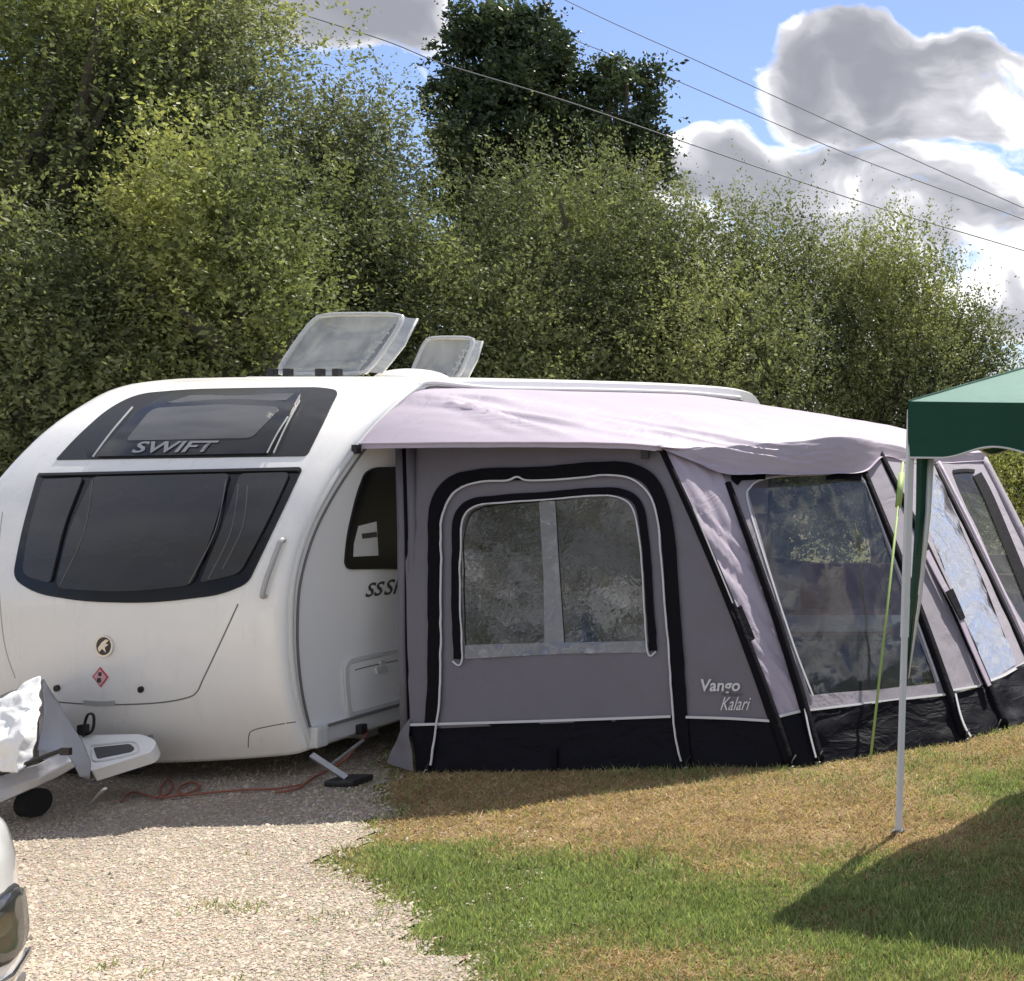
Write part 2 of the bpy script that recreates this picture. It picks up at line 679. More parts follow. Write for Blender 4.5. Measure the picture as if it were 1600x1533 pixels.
M['grey_letter'] = pbr('dark_grey_lettering', (0.05, 0.05, 0.05), 0.5)
M['paleprint'] = pbr('pale_print', (0.62, 0.62, 0.62), 0.6)
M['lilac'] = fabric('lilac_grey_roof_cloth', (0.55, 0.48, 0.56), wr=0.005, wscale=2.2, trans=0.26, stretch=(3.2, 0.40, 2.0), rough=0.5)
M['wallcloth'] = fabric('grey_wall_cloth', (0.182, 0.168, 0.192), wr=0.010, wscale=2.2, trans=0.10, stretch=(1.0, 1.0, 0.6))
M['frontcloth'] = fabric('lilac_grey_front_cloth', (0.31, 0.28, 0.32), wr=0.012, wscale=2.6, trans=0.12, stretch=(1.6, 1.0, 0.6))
M['navy'] = fabric('black_skirt_cloth', (0.009, 0.009, 0.013), wr=0.016, wscale=3.5, rough=0.6, stretch=(1, 1, 2.0), var=0.12)
M['band'] = fabric('black_band_cloth', (0.007, 0.0065, 0.009), wr=0.004, wscale=9, rough=0.65)
M['piping'] = pbr('white_piping', (0.55, 0.55, 0.56), 0.6)
M['pvc'] = film('clear_window_sheet', (0.78, 0.84, 0.84), 0.84, body=(0.16, 0.17, 0.18), refl=0.09, bump=0.003, bscale=3.5, haze_var=0.5)
M['pvc_dark'] = film('dark_window_sheet', (0.16, 0.17, 0.16), 0.75, body=(0.03, 0.031, 0.030), refl=0.24, gloss_rough=0.02, bump=0.00025, bscale=22, haze_var=0.3)
M['pvc_shine'] = film('shiny_window_sheet', (0.45, 0.50, 0.53), 0.45, body=(0.36, 0.37, 0.41), refl=0.5, gloss_rough=0.12, bump=0.012, bscale=7, haze_var=0.6)
M['pvc_strip'] = film('milky_window_sheet', (0.5, 0.5, 0.5), 0.35, body=(0.26, 0.26, 0.28), refl=0.2, bump=0.004, bscale=8)
M['hatch'] = film('smoky_rooflight', (0.62, 0.64, 0.58), 0.46, body=(0.58, 0.575, 0.55), refl=0.10, gloss_rough=0.1, bump=0.002, bscale=6, haze_var=0.9)
M['hatch_edge'] = film('thick_rooflight_edge', (0.7, 0.7, 0.66), 0.35, body=(0.62, 0.62, 0.58), refl=0.3)
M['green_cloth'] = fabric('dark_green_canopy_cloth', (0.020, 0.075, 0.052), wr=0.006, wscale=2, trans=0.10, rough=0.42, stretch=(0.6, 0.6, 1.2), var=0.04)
M['canopy_top'] = fabric('sunlit_green_canopy_cloth', (0.19, 0.33, 0.25), wr=0.010, wscale=2, trans=0.10, rough=0.35, stretch=(0.6, 0.6, 1.2), var=0.04)  # valance green made paler: glancing sun on the roof is put into the colour
M['white_metal'] = pbr('white_painted_steel', (0.62, 0.63, 0.64), 0.35, var=0.05, vscale=10)
M['guy'] = pbr('lime_guy_line', (0.30, 0.42, 0.12), 0.6)
M['silver_sheet'] = pbr('silver_cover_cloth', (0.40, 0.40, 0.42), 0.42, metal=0.1, bump=0.008, bscale=7, var=0.12, vscale=5)
M['white_sheet'] = pbr('white_crumpled_sheet', (0.82, 0.82, 0.80), 0.5, bump=0.008, bscale=9, var=0.04, vscale=6, detail=4)
M['orange'] = pbr('orange_cable', (0.24, 0.075, 0.045), 0.55)
M['brown_wood'] = pbr('weathered_wood', (0.16, 0.11, 0.07), 0.8, var=0.35, vscale=12, stretch=(0.3, 1, 3), bump=0.003, bscale=60)
M['pole_wood'] = pbr('tarred_pole_wood', (0.10, 0.08, 0.06), 0.85, var=0.3, vscale=8)
M['bark'] = pbr('bark', (0.11, 0.095, 0.075), 0.9, var=0.4, vscale=12, bump=0.02, bscale=18)
M['carpaint'] = pbr('white_car_paint', (0.80, 0.80, 0.78), 0.18, coat=1.0)
M['cargrey'] = pbr('grey_car_plastic', (0.11, 0.105, 0.10), 0.6)
M['lamp_glass'] = film('headlight_lens', (0.55, 0.6, 0.6), 0.75, body=(0.12, 0.12, 0.12), refl=0.18, bump=0.0)
M['brown_cloth'] = fabric('brown_cloth', (0.34, 0.14, 0.10), wr=0.008)
M['table_top'] = pbr('pale_table_top', (0.45, 0.45, 0.47), 0.5)
M['cable'] = pbr('bare_wire', (0.20, 0.20, 0.21), 0.6)
M['leaf'] = attr_mat('leaf', 0.55, 0.34, 0.22)
M['leaf_oak'] = attr_mat('oak_leaf', 0.5, 0.18, 0.4)
M['blade'] = attr_mat('grass_blade', 0.6, 0.42, 0.2)
M['stone'] = attr_mat('gravel_stone', 0.85, 0.0, 0.2)


# ------------------------------------------------------------------ ground
def fast_mesh(name, verts, faces_flat, k, tint=None, smooth=False):
    """verts (n,3) array; faces_flat indices, k corners per face"""
    me = bpy.data.meshes.new(name)
    nv = len(verts)
    nf = len(faces_flat) // k
    me.vertices.add(nv)
    me.vertices.foreach_set('co', np.ascontiguousarray(verts, dtype=np.float32).ravel())
    me.loops.add(nf * k)
    me.loops.foreach_set('vertex_index', np.ascontiguousarray(faces_flat, dtype=np.int32))
    me.polygons.add(nf)
    me.polygons.foreach_set('loop_start', np.arange(0, nf * k, k, dtype=np.int32))
    me.polygons.foreach_set('loop_total', np.full(nf, k, dtype=np.int32))
    if smooth:
        me.polygons.foreach_set('use_smooth', np.ones(nf, dtype=bool))
    me.update(calc_edges=True)
    if tint is not None:
        a = me.attributes.new('tint', 'FLOAT_COLOR', 'POINT')
        c = np.ones((nv, 4), dtype=np.float32)
        c[:, :3] = tint
        a.data.foreach_set('color', c.ravel())
    return me


def vnoise(x, y, seed=0):
    """value noise on arrays, smooth, 0..1"""
    xi, yi = np.floor(x).astype(np.int64), np.floor(y).astype(np.int64)
    fx, fy = x - xi, y - yi
    fx, fy = fx * fx * (3 - 2 * fx), fy * fy * (3 - 2 * fy)

    def h(a, b):
        n = (a * 374761393 + b * 668265263 + seed * 1274126177) & 0xFFFFFFFF
        n = ((n ^ (n >> 13)) * 1103515245) & 0xFFFFFFFF
        n = ((n ^ (n >> 16)) * 2654435761) & 0xFFFFFFFF
        return ((n >> 8) & 0xFFFF) / 65535.0
    return (h(xi, yi) * (1 - fx) + h(xi + 1, yi) * fx) * (1 - fy) + (h(xi, yi + 1) * (1 - fx) + h(xi + 1, yi + 1) * fx) * fy


def fbm(x, y, seed=0, o=4):
    s = np.zeros_like(x, dtype=float)
    a, tot = 1.0, 0.0
    for k in range(o):
        s += a * vnoise(x * 2 ** k, y * 2 ** k, seed + k)
        tot += a
        a *= 0.55
    return s / tot


# the edge between gravel and turf: world x of the edge for a given depth (first column photograph y)
EDGE = [(1140, 640), (1190, 610), (1240, 600), (1290, 580), (1325, 552), (1348, 532), (1368, 560), (1400, 598), (1440, 622), (1468, 655), (1500, 735), (1533, 762), (1640, 800)]
ED = np.array([EYE * F / (y - HY) for y, x in EDGE])[::-1]
EX = np.array([(x - CX) / F * EYE * F / (y - HY) for y, x in EDGE])[::-1]


def turf_amount(X, Y):
    """signed metres to the right of the gravel edge, ragged"""
    e = np.interp(Y, ED, EX)
    e = np.where(Y > ED[-1], EX[-1] + (Y - ED[-1]) * -0.02, e)
    return X - e + (fbm(X * 2.3, Y * 2.3, 5) - 0.5) * 0.35 + (fbm(X * 9, Y * 9, 9) - 0.5) * 0.25


# greener and browner patches of turf: photograph x, y, half widths, weight (+ green, - straw)
PATCH = [(720, 1390, 170, 70, 1.3), (950, 1400, 230, 75, 1.3), (640, 1345, 90, 35, 0.9), (1100, 1420, 160, 60, 0.7), (780, 1460, 120, 55, 0.8),
         (1500, 1500, 330, 40, 0.35), (1450, 1400, 260, 80, 0.9), (1130, 1480, 260, 45, 0.45), (940, 1470, 90, 40, -0.9), (1180, 1368, 90, 26, -0.8),
         (1000, 1285, 480, 42, -1.9), (1300, 1300, 200, 45, -1.0), (1560, 1225, 160, 26, 0.55), (1500, 1180, 90, 20, 0.2), (1580, 1160, 90, 14, -0.7),
         (1230, 1250, 200, 35, -0.9), (720, 1240, 260, 45, -2.2), (640, 1300, 90, 12, -0.5), (1080, 1500, 70, 16, -0.9), (860, 1480, 70, 22, -0.9), (1250, 1500, 90, 18, -0.6), (1120, 1350, 50, 15, -0.5), (840, 1525, 260, 25, -0.1), (1150, 1525, 160, 16, -0.5), (600, 1235, 60, 25, 0.5)]


def greenness(X, Y):
    px = CX + X / np.maximum(Y, 0.5) * F
    py = HY + EYE / np.maximum(Y, 0.5) * F
    g = np.full_like(X, -0.25, dtype=float)
    for (a, b, sx, sy, w) in PATCH:
        g += w * np.exp(-(((px - a) / sx) ** 2 + ((py - b) / sy) ** 2))
    g += (fbm(X * 1.1, Y * 1.1, 21) - 0.5) * 1.8 + (fbm(X * 6, Y * 6, 33) - 0.5) * 2.2
    return 0.04 + 0.86 / (1 + np.exp(-2.6 * g))


def ground_relief(X, Y):
    return (fbm(X * 1.3, Y * 1.3, 77) - 0.5) * 0.02


def grid_sheet(x0, x1, y0, y1, step, zf, keep=None, tint=None, name='sheet'):
    xs = np.arange(x0, x1 + step / 2, step)
    ys = np.arange(y0, y1 + step / 2, step)
    X, Y = np.meshgrid(xs, ys)
    Z = zf(X, Y)
    nx, ny = len(xs), len(ys)
    idx = np.arange(nx * ny).reshape(ny, nx)
    q = np.stack([idx[:-1, :-1], idx[:-1, 1:], idx[1:, 1:], idx[1:, :-1]], -1).reshape(-1, 4)
    if keep is not None:
        k = keep(X, Y).ravel()
        q = q[k[q].all(axis=1)]
    c = tint(X.ravel(), Y.ravel()) if tint else None
    return fast_mesh(name, np.stack([X.ravel(), Y.ravel(), Z.ravel()], -1), q.ravel(), 4, c, True)


def ground_mat(name, use_attr, stony):
    m = bpy.data.materials.new(name)
    m.use_nodes = True
    t = NT(m.node_tree)
    out = t.n('ShaderNodeOutputMaterial')
    b = t.n('ShaderNodeBsdfPrincipled')
    b.inputs['Roughness'].default_value = 0.95
    b.inputs['Specular IOR Level'].default_value = 0.1
    tcn = t.n('ShaderNodeTexCoord').outputs['Object']
    n1 = t.noise(tcn, 55.0 if stony else 70.0, 6, 0.7)
    n2 = t.noise(tcn, 1.4, 5, 0.6)
    if use_attr:
        c = t.n('ShaderNodeAttribute', attribute_name='tint').outputs['Color']
    else:
        c = t.ramp(n2, [(0.3, (0.10, 0.085, 0.04)), (0.7, (0.07, 0.09, 0.03))])
    k = t.math('MULTIPLY_ADD', t.math('SUBTRACT', n1, 0.5), 2.2, 1.0)
    k = t.math('MULTIPLY', k, t.math('MULTIPLY_ADD', n2, 0.3, 0.85))
    cc = t.mix(1.0, c, t.n('ShaderNodeCombineColor', i_0=k, i_1=k, i_2=k).outputs[0], 'MULTIPLY')
    t.link(cc, b.inputs['Base Color'])
    if stony:
        vo = t.n('ShaderNodeTexVoronoi', i_Scale=90.0)
        t.link(tcn, vo.inputs['Vector'])
        hh = t.math('SUBTRACT', 1.0, vo.outputs['Distance'])
        bp = t.n('ShaderNodeBump', i_Strength=0.9, i_Distance=0.012, i_Height=hh)
        tone = t.mix(0.35, cc, t.mix(1.0, cc, vo.outputs['Color'], 'MULTIPLY'))
        t.link(tone, b.inputs['Base Color'])
    else:
        bp = t.n('ShaderNodeBump', i_Strength=0.9, i_Distance=0.01, i_Height=n1)
    t.link(bp.outputs[0], b.inputs['Normal'])
    t.link(b.outputs[0], out.inputs[0])
    return m


M['far_ground'] = ground_mat('dry_field_ground', False, False)
M['turf_ground'] = ground_mat('turf_ground', True, False)
M['gravel_ground'] = ground_mat('gravel_ground', True, True)

# wide ground to the horizon with a well for the detailed sheets, all one sheet a few cm lower
mk('ground', [(-900, -300, -0.03), (900, -300, -0.03), (900, 1500, -0.03), (-900, 1500, -0.03)], [(0, 1, 2, 3)], M['far_ground'], kind='structure')

STRAW = np.array([0.42, 0.30, 0.17])
STRAW2 = np.array([0.31, 0.21, 0.115])
GREEN = np.array([0.16, 0.215, 0.075])
GREEN2 = np.array([0.33, 0.38, 0.17])


def turf_tint(X, Y):
    g = greenness(X, Y)[:, None]
    w = fbm(X * 7, Y * 7, 3)[:, None]
    straw = STRAW * w + STRAW2 * (1 - w)
    return (straw * (1 - g) * 0.72 + GREEN * g * 0.62)


me = grid_sheet(-16, 8, 1.5, 32, 0.09, lambda X, Y: ground_relief(X, Y) - 0.004, tint=turf_tint, name='grass_ground')
put('grass_ground', me, M['turf_ground'], kind='structure')


def gravel_tint(X, Y):
    w = fbm(X * 1.2, Y * 1.2, 40)[:, None]
    w2 = fbm(X * 8, Y * 8, 41)[:, None]
    return np.array([0.43, 0.36, 0.28]) * (0.80 + 0.30 * w + 0.18 * (w2 - 0.5))


me = grid_sheet(-13.5, -2.5, 1.5, 14.5, 0.05, lambda X, Y: ground_relief(X, Y) + 0.004 + np.minimum(0, -turf_amount(X, Y)) * 0.0,
                keep=lambda X, Y: turf_amount(X, Y) < 0.03, tint=gravel_tint, name='gravel_pitch')
put('gravel_pitch', me, M['gravel_ground'], kind='structure')


def make_stones(n, x0, x1, y0, y1):
    X = RNG.uniform(x0, x1, n)
    # uniform in picture rather than in plan: more of them near
    Y = 1 / RNG.uniform(1 / y1, 1 / y0, n)
    px = CX + X / Y * F
    k = (px > -260) & (px < 1000)
    ta = turf_amount(X, Y)
    k &= (ta < RNG.uniform(-0.12, 0.10, n)) & (px > -150) & (px < 850)
    k |= (px > 400) & (px < 1000) & (ta > 0) & (ta < 0.9) & (RNG.uniform(0, 1, n) < 0.035)
    X, Y = X[k], Y[k]
    n = len(X)
    o = np.array([[1, 0, -0.6], [0, 1, -0.6], [-1, 0, -0.6], [0, -1, -0.6], [0, 0, 1]], float)
    o2 = o[None] * RNG.uniform(0.65, 1.25, (n, 5, 1))
    o2 += RNG.normal(0, 0.22, (n, 5, 3))
    s = (RNG.gamma(3.2, 0.0010, n) * np.where(RNG.uniform(0, 1, n) < 0.012, 2.6, 1.0))[:, None, None] + 0.0018
    sc = np.stack([RNG.uniform(0.8, 1.3, n), RNG.uniform(0.8, 1.3, n), RNG.uniform(0.45, 0.8, n)], -1)[:, None, :]
    a = RNG.uniform(0, 6.28, n)
    p = o2 * s * sc
    c_, s_ = np.cos(a)[:, None], np.sin(a)[:, None]
    x = p[..., 0] * c_ - p[..., 1] * s_
    y = p[..., 0] * s_ + p[..., 1] * c_
    z = p[..., 2] + (ground_relief(X, Y) + 0.006)[:, None] + s[:, :, 0] * 0.25
    v = np.stack([x + X[:, None], y + Y[:, None], z], -1).reshape(-1, 3)
    tri = np.array([[0, 1, 4], [1, 2, 4], [2, 3, 4], [3, 0, 4]])
    f = (tri[None] + (np.arange(n) * 5)[:, None, None]).ravel()
    b = (0.78 + 0.44 * fbm(X * 1.6, Y * 1.6, 44))[:, None] * RNG.normal(1.0, 0.15, n).clip(0.5, 1.5)[:, None]
    warm = RNG.uniform(0, 1, n)[:, None]
    c = (np.array([0.445, 0.375, 0.29]) * (1 - warm) + np.array([0.42, 0.365, 0.30]) * warm) * b
    return fast_mesh('gravel', v, f, 3, np.repeat(c, 5, axis=0).clip(0.03, 0.8))


put('gravel', make_stones(190000, -9.5, -3.0, 4.0, 9.5), M['stone'], kind='stuff', label='loose pale gravel on the pitch', category='gravel')


def make_blades(n, x0, x1, y0, y1):
    X = RNG.uniform(x0, x1, n)
    Y = 1 / RNG.uniform(1 / y1, 1 / y0, n)
    px = CX + X / Y * F
    py = HY + EYE / Y * F
    ta = turf_amount(X, Y)
    k = (px > -200) & (px < 1850)
    tuft = np.zeros(n)
    for (a, b, sx, sy, w) in [(360, 1420, 60, 14, 0.5), (470, 1440, 30, 14, 0.35), (175, 1520, 38, 10, 0.9), (385, 1528, 40, 8, 0.9), (560, 1440, 40, 10, 0.5),
                              (385, 1333, 20, 5, 0.4), (610, 1205, 60, 20, 0.5), (560, 1240, 60, 25, 0.3), (545, 1512, 80, 14, 0.3)]:
        tuft += w * np.exp(-(((px - a) / sx) ** 2 + ((py - b) / sy) ** 2))
    tuft *= (fbm(X * 14, Y * 14, 51) > 0.5)
    k &= (ta > RNG.normal(0.03, 0.09, n)) | (RNG.uniform(0, 1, n) < tuft * 0.9)
    # bare patches
    k &= ~((fbm(X * 5, Y * 5, 61) < 0.33) & (RNG.uniform(0, 1, n) < 0.6))
    # no blades under the caravan or beyond the awning front
    X, Y, ta, tuft = X[k], Y[k], ta[k], tuft[k]
    n = len(X)
    g = greenness(X, Y)
    g = np.where(ta < 0.05, np.maximum(g, 0.55), g)
    isg = RNG.uniform(0, 1, n) < g
    clump = fbm(X * 3.2, Y * 3.2, 91)
    h = np.where(isg, RNG.uniform(0.010, 0.034, n), RNG.uniform(0.005, 0.020, n)) * RNG.uniform(0.6, 1.4, n) * (0.35 + 1.4 * clump)
    w = RNG.uniform(0.0022, 0.0050, n)
    a = RNG.uniform(0, 6.28, n)
    lean = np.where(isg, RNG.uniform(0.1, 0.9, n), RNG.uniform(0.5, 2.6, n)) * h
    la = RNG.uniform(0, 6.28, n)
    z0 = ground_relief(X, Y) - 0.002
    b1 = np.stack([X - np.cos(a) * w, Y - np.sin(a) * w, z0], -1)
    b2 = np.stack([X + np.cos(a) * w, Y + np.sin(a) * w, z0], -1)
    tp = np.stack([X + np.cos(la) * lean, Y + np.sin(la) * lean, z0 + h], -1)
    v = np.stack([b1, b2, tp], 1).reshape(-1, 3)
    u = RNG.uniform(0, 1, n)[:, None]
    cg = GREEN * (1 - u) + GREEN2 * u
    cs = STRAW2 * (1 - u) + np.array([0.55, 0.42, 0.25]) * u
    tone = 0.75 + 0.5 * fbm(X * 5, Y * 5, 93)[:, None]
    c = np.where(isg[:, None], cg, cs) * tone * RNG.normal(1, 0.2, n).clip(0.5, 1.5)[:, None]
    return fast_mesh('grass', v, np.arange(n * 3), 3, np.repeat(c, 3, axis=0).clip(0.01, 0.7))


put('grass', make_blades(1200000, -9.5, 1.2, 4.2, 15.0), M['blade'], kind='stuff', label='short patchy turf, part green, part straw coloured', category='grass')


# ------------------------------------------------------------------ trees
def leaf_mass(name, lobes, n_leaf, leaf, pal, upright=0.8, per=14, tw=(0.25, 0.7), seed=1, aspect=0.5, shell=0.5, droop=0.1):
    """lobes: (x, y, z, rx, ry, rz, weight)"""
    rng = np.random.default_rng(seed)
    L = np.array(lobes, float)
    wts = L[:, 6] * (L[:, 3] * L[:, 4] * L[:, 5]) ** (2 / 3)
    nt = int(n_leaf * 1.12) // per
    li = rng.choice(len(L), nt, p=wts / wts.sum())
    d = rng.normal(0, 1, (nt, 3))
    d /= np.linalg.norm(d, axis=1)[:, None]
    r = shell + (1 - shell) * rng.uniform(0, 1, nt) ** 0.7
    core = rng.uniform(0, 1, nt) < 0.18
    r = np.where(core, rng.uniform(0.1, 0.65, nt), r)
    P = L[li, :3] + d * L[li, 3:6] * r[:, None]
    T = d * 0.75 + rng.normal(0, 0.42, (nt, 3))
    T[:, 2] += upright
    T /= np.linalg.norm(T, axis=1)[:, None]
    ln = rng.uniform(tw[0], tw[1], nt) * (1 + 1.1 * (rng.uniform(0, 1, nt) < 0.06))
    tip = P + T * ln[:, None]
    u = np.tile(np.linspace(0.1, 1.0, per), (nt, 1)) + rng.uniform(-0.04, 0.04, (nt, per))
    pos = P[:, None] + T[:, None] * (ln[:, None] * u)[..., None]
    pos[..., 2] -= droop * ln[:, None] * u ** 2
    pos += rng.normal(0, 0.022, pos.shape)
    ax = T[:, None] * 0.5 + rng.normal(0, 0.62, pos.shape)
    ax /= np.linalg.norm(ax, axis=2)[..., None]
    sd = np.cross(ax, rng.normal(0, 1, pos.shape))
    sd /= np.linalg.norm(sd, axis=2)[..., None] + 1e-9
    s = leaf * np.where(core, 1.3, 1.0)[:, None, None] * rng.uniform(0.5, 1.45, (nt, per))[..., None] * (1.15 - 0.45 * u)[..., None]
    a0 = pos
    a1 = pos + ax * s * 0.45 + sd * s * aspect * 0.5
    a2 = pos + ax * s
    a3 = pos + ax * s * 0.45 - sd * s * aspect * 0.5
    v = np.stack([a0, a1, a2, a3], 2).reshape(-1, 3)
    v[:, 2] = np.maximum(v[:, 2], 0.02)
    n = nt * per
    pal = np.array(pal)
    f1 = rng.uniform(0, 1, nt)
    # broad drifts of yellower and greyer growth through the crown
    big = fbm(P[:, 0] * 0.9 + P[:, 1] * 0.6 + seed, P[:, 2] * 0.9, seed)
    mixv = (big * 1.7 - 0.35 + (f1 - 0.5) * 0.55).clip(0, 0.999) * (len(pal) - 1)
    i0 = mixv.astype(int)
    fr = (mixv - i0)[:, None]
    c = pal[i0] * (1 - fr) + pal[np.minimum(i0 + 1, len(pal) - 1)] * fr
    c = np.repeat(c, per, axis=0) * 1.14 * rng.normal(1, 0.20, n).clip(0.45, 1.6)[:, None]
    c = np.repeat(c, 4, axis=0)
    return fast_mesh(name, v, np.arange(n * 4), 4, c.clip(0.008, 0.5))


PAL_WILLOW = [(0.085, 0.100, 0.055), (0.135, 0.155, 0.078), (0.19, 0.21, 0.10), (0.27, 0.285, 0.125)]
PAL_YELLOW = [(0.105, 0.125, 0.060), (0.18, 0.205, 0.088), (0.27, 0.29, 0.112), (0.40, 0.41, 0.15)]
PAL_GREY = [(0.090, 0.104, 0.068), (0.14, 0.158, 0.095), (0.19, 0.205, 0.12), (0.26, 0.27, 0.15)]
PAL_OAK = [(0.042, 0.064, 0.034), (0.072, 0.10, 0.048), (0.115, 0.145, 0.065)]


def trunk_mesh(name, x, y, h, r, lobes, seed):
    rnd = random.Random(seed)
    bm = bmesh.new()
    pts = [V((x + rnd.uniform(-.1, .1) * k, y + rnd.uniform(-.1, .1) * k, h * 0.8 * k / 6 - (0.08 if k == 0 else 0))) for k in range(7)]
    add_tube(bm, pts, [r * (1.25 - k / 6.5) for k in range(7)], 8)
    ls = lobes if len(lobes) < 26 else rnd.sample(list(lobes), 26)
    for l in ls:
        tip = V(l[:3]) + V((rnd.uniform(-.3, .3) * l[3], rnd.uniform(-.3, .3) * l[4], 0.25 * l[5]))
        k = max(0.08, min(0.85, (tip.z / h) * 0.62))
        i = min(5, int(k * 6))
        b = pts[i].lerp(pts[i + 1], k * 6 - i)
        mid = b.lerp(tip, 0.5) + V((rnd.uniform(-.15, .15), rnd.uniform(-.15, .15), rnd.uniform(0, .25)))
        add_tube(bm, smooth_path([b, mid, tip], 3), [r * 0.42 * (1 - 0.14 * q) for q in range(7)], 5)
    me = bpy.data.meshes.new(name)
    bm.to_mesh(me)
    bm.free()
    return me


def tree(kind, label, px, D, top, half, n_leaf, pal, seed, bottom=0.3, leaf=0.054, depth=None, upright=0.8, group='trees in the thicket behind the caravan',
         lobe=(0.26, 0.50), nl=34, taper=0.55, cat='tree', mat='leaf', per=14, tw=(0.2, 0.62), shell=0.68, aspect=0.5, droop=0.1, flat=1.25):
    """px: photograph x of the crown's axis, top: photograph y of its top, half: crown half width in px"""
    rnd = random.Random(seed * 13 + 5)
    X = (px - CX) / F * D
    H = EYE + (HY - top) / F * D - (0.35 if kind == 'willow_tree' else 0.0)
    rw = half / F * D
    rd = depth if depth else rw * 0.85
    lobes = []
    for i in range(nl):
        k = (i + 0.5) / nl
        z = bottom + (H - bottom) * (k ** 0.85) * 0.93
        zz = (z - bottom) / (H - bottom)
        env = (1 - taper * zz ** 2.2) * (0.72 + 0.28 * math.sin(min(1, zz * 1.8) * math.pi * 0.5))
        if zz > 0.8:
            env *= math.sqrt(max(0.05, 1 - ((zz - 0.8) / 0.22) ** 2))
        a = i * 2.399 + rnd.uniform(-.4, .4)
        q = rnd.uniform(0.35, 0.85) * env
        lr = rnd.uniform(*lobe) * rw
        lobes.append((X + math.cos(a) * rw * q, D + math.sin(a) * rd * q, z, lr, lr, lr * flat * rnd.uniform(.8, 1.2), 1.0))
    t_ = empty(kind, (X, D, 0), label, cat, group)
    put('trunk', trunk_mesh('trunk', X, D, H * 0.9, max(0.06, 0.035 * H), lobes, seed), M['bark'], t_)
    put('crown', leaf_mass('crown', lobes, n_leaf, leaf, pal, upright, per, tw, seed, aspect, shell, droop), M[mat], t_, kind='stuff')
    return t_


TREES = [
    ('willow_tree', 'tallest willow at the back, filling the top left corner of the view', 170, 16.2, -260, 300, 110000, PAL_YELLOW, dict(nl=90, taper=0.2, leaf=0.066)),
    # kind, label, px, D, top, half, leaves, palette
    ('willow_tree', 'tall yellow-green willow at the left end of the thicket, its top out of view', 60, 13.2, -230, 270, 110000, PAL_YELLOW, dict(nl=80, taper=0.3)),
    ('willow_tree', 'tall willow with grey-green top, second from the left end of the thicket', 285, 14.2, -120, 175, 95000, PAL_GREY, dict(nl=70, taper=0.4)),
    ('willow_tree', 'light green young willow above the caravan front window, standing before the taller ones', 330, 12.6, 165, 190, 60000, PAL_YELLOW, dict(nl=50)),
    ('willow_tree', 'dark low willow at the far left behind the caravan nose', 60, 11.7, 330, 200, 50000, PAL_WILLOW, dict(nl=34)),
    ('willow_tree', 'slim spiky willow just left of the dark oak', 535, 15.2, 95, 112, 55000, PAL_GREY, dict(nl=46, upright=1.3, tw=(0.3, 0.95))),
    ('willow_tree', 'bushy willow behind the open rooflights', 560, 14.6, 262, 170, 60000, PAL_WILLOW, dict(nl=50)),
    ('willow_tree', 'broad olive green willow in the middle, in front of the dark oak', 890, 16.4, 232, 225, 95000, PAL_WILLOW, dict(nl=72, upright=1.0)),
    ('willow_tree', 'willow with feathery top right of the middle, above the awning roof', 1075, 17.4, 280, 140, 44000, PAL_WILLOW, dict(nl=36, upright=1.1)),
    ('willow_tree', 'lower willow with thin spires against the clouds, above the awning front', 1215, 18.0, 318, 140, 40000, PAL_WILLOW, dict(nl=34, upright=1.5, tw=(0.3, 0.95))),
    ('willow_tree', 'round topped willow above the left end of the green gazebo', 1380, 18.8, 352, 155, 80000, PAL_WILLOW, dict(nl=56, upright=1.2)),
    ('willow_tree', 'sloping willow above the green gazebo, near the right edge', 1500, 19.8, 440, 100, 36000, PAL_WILLOW, dict(nl=32, upright=1.1)),
    ('willow_tree', 'smallest willow at the right end of the thicket', 1615, 20.5, 585, 95, 28000, PAL_WILLOW, dict(nl=28)),
    ('willow_tree', 'dark willow low behind the awning roof, below the broad olive one', 760, 14.9, 400, 200, 50000, PAL_WILLOW, dict(nl=32)),
    ('willow_tree', 'low willow behind the far end of the awning roof', 1150, 16.4, 420, 200, 36000, PAL_WILLOW, dict(nl=32)),
    ('willow_tree', 'low pale willow seen under the gazebo edge', 1600, 17.6, 640, 170, 26000, PAL_YELLOW, dict(nl=26)),
]
for i, (kd, lab, px, D, top, half, nleaf, pal, kw) in enumerate(TREES):
    tree(kd, lab, px, D, top, half, nleaf, pal, 100 + i, **kw)

tree('oak_tree', 'tall dark oak rising behind the willows with clouds on both sides', 795, 27.0, -15, 130, 80000, PAL_OAK, 201, bottom=4.0, leaf=0.105, group='oaks behind the thicket',
     nl=70, taper=0.40, mat='leaf_oak', per=12, tw=(0.15, 0.42), upright=0.25, shell=0.7, aspect=0.62, lobe=(0.13, 0.32), flat=0.8)
tree('oak_tree', 'smaller dark oak with open branches, right of the tall one', 968, 27.6, 68, 80, 30000, PAL_OAK, 202, bottom=4.5, leaf=0.10, group='oaks behind the thicket',
     nl=44, taper=0.3, mat='leaf_oak', per=12, tw=(0.15, 0.42), upright=0.2, shell=0.65, aspect=0.62, lobe=(0.12, 0.25), flat=0.75)

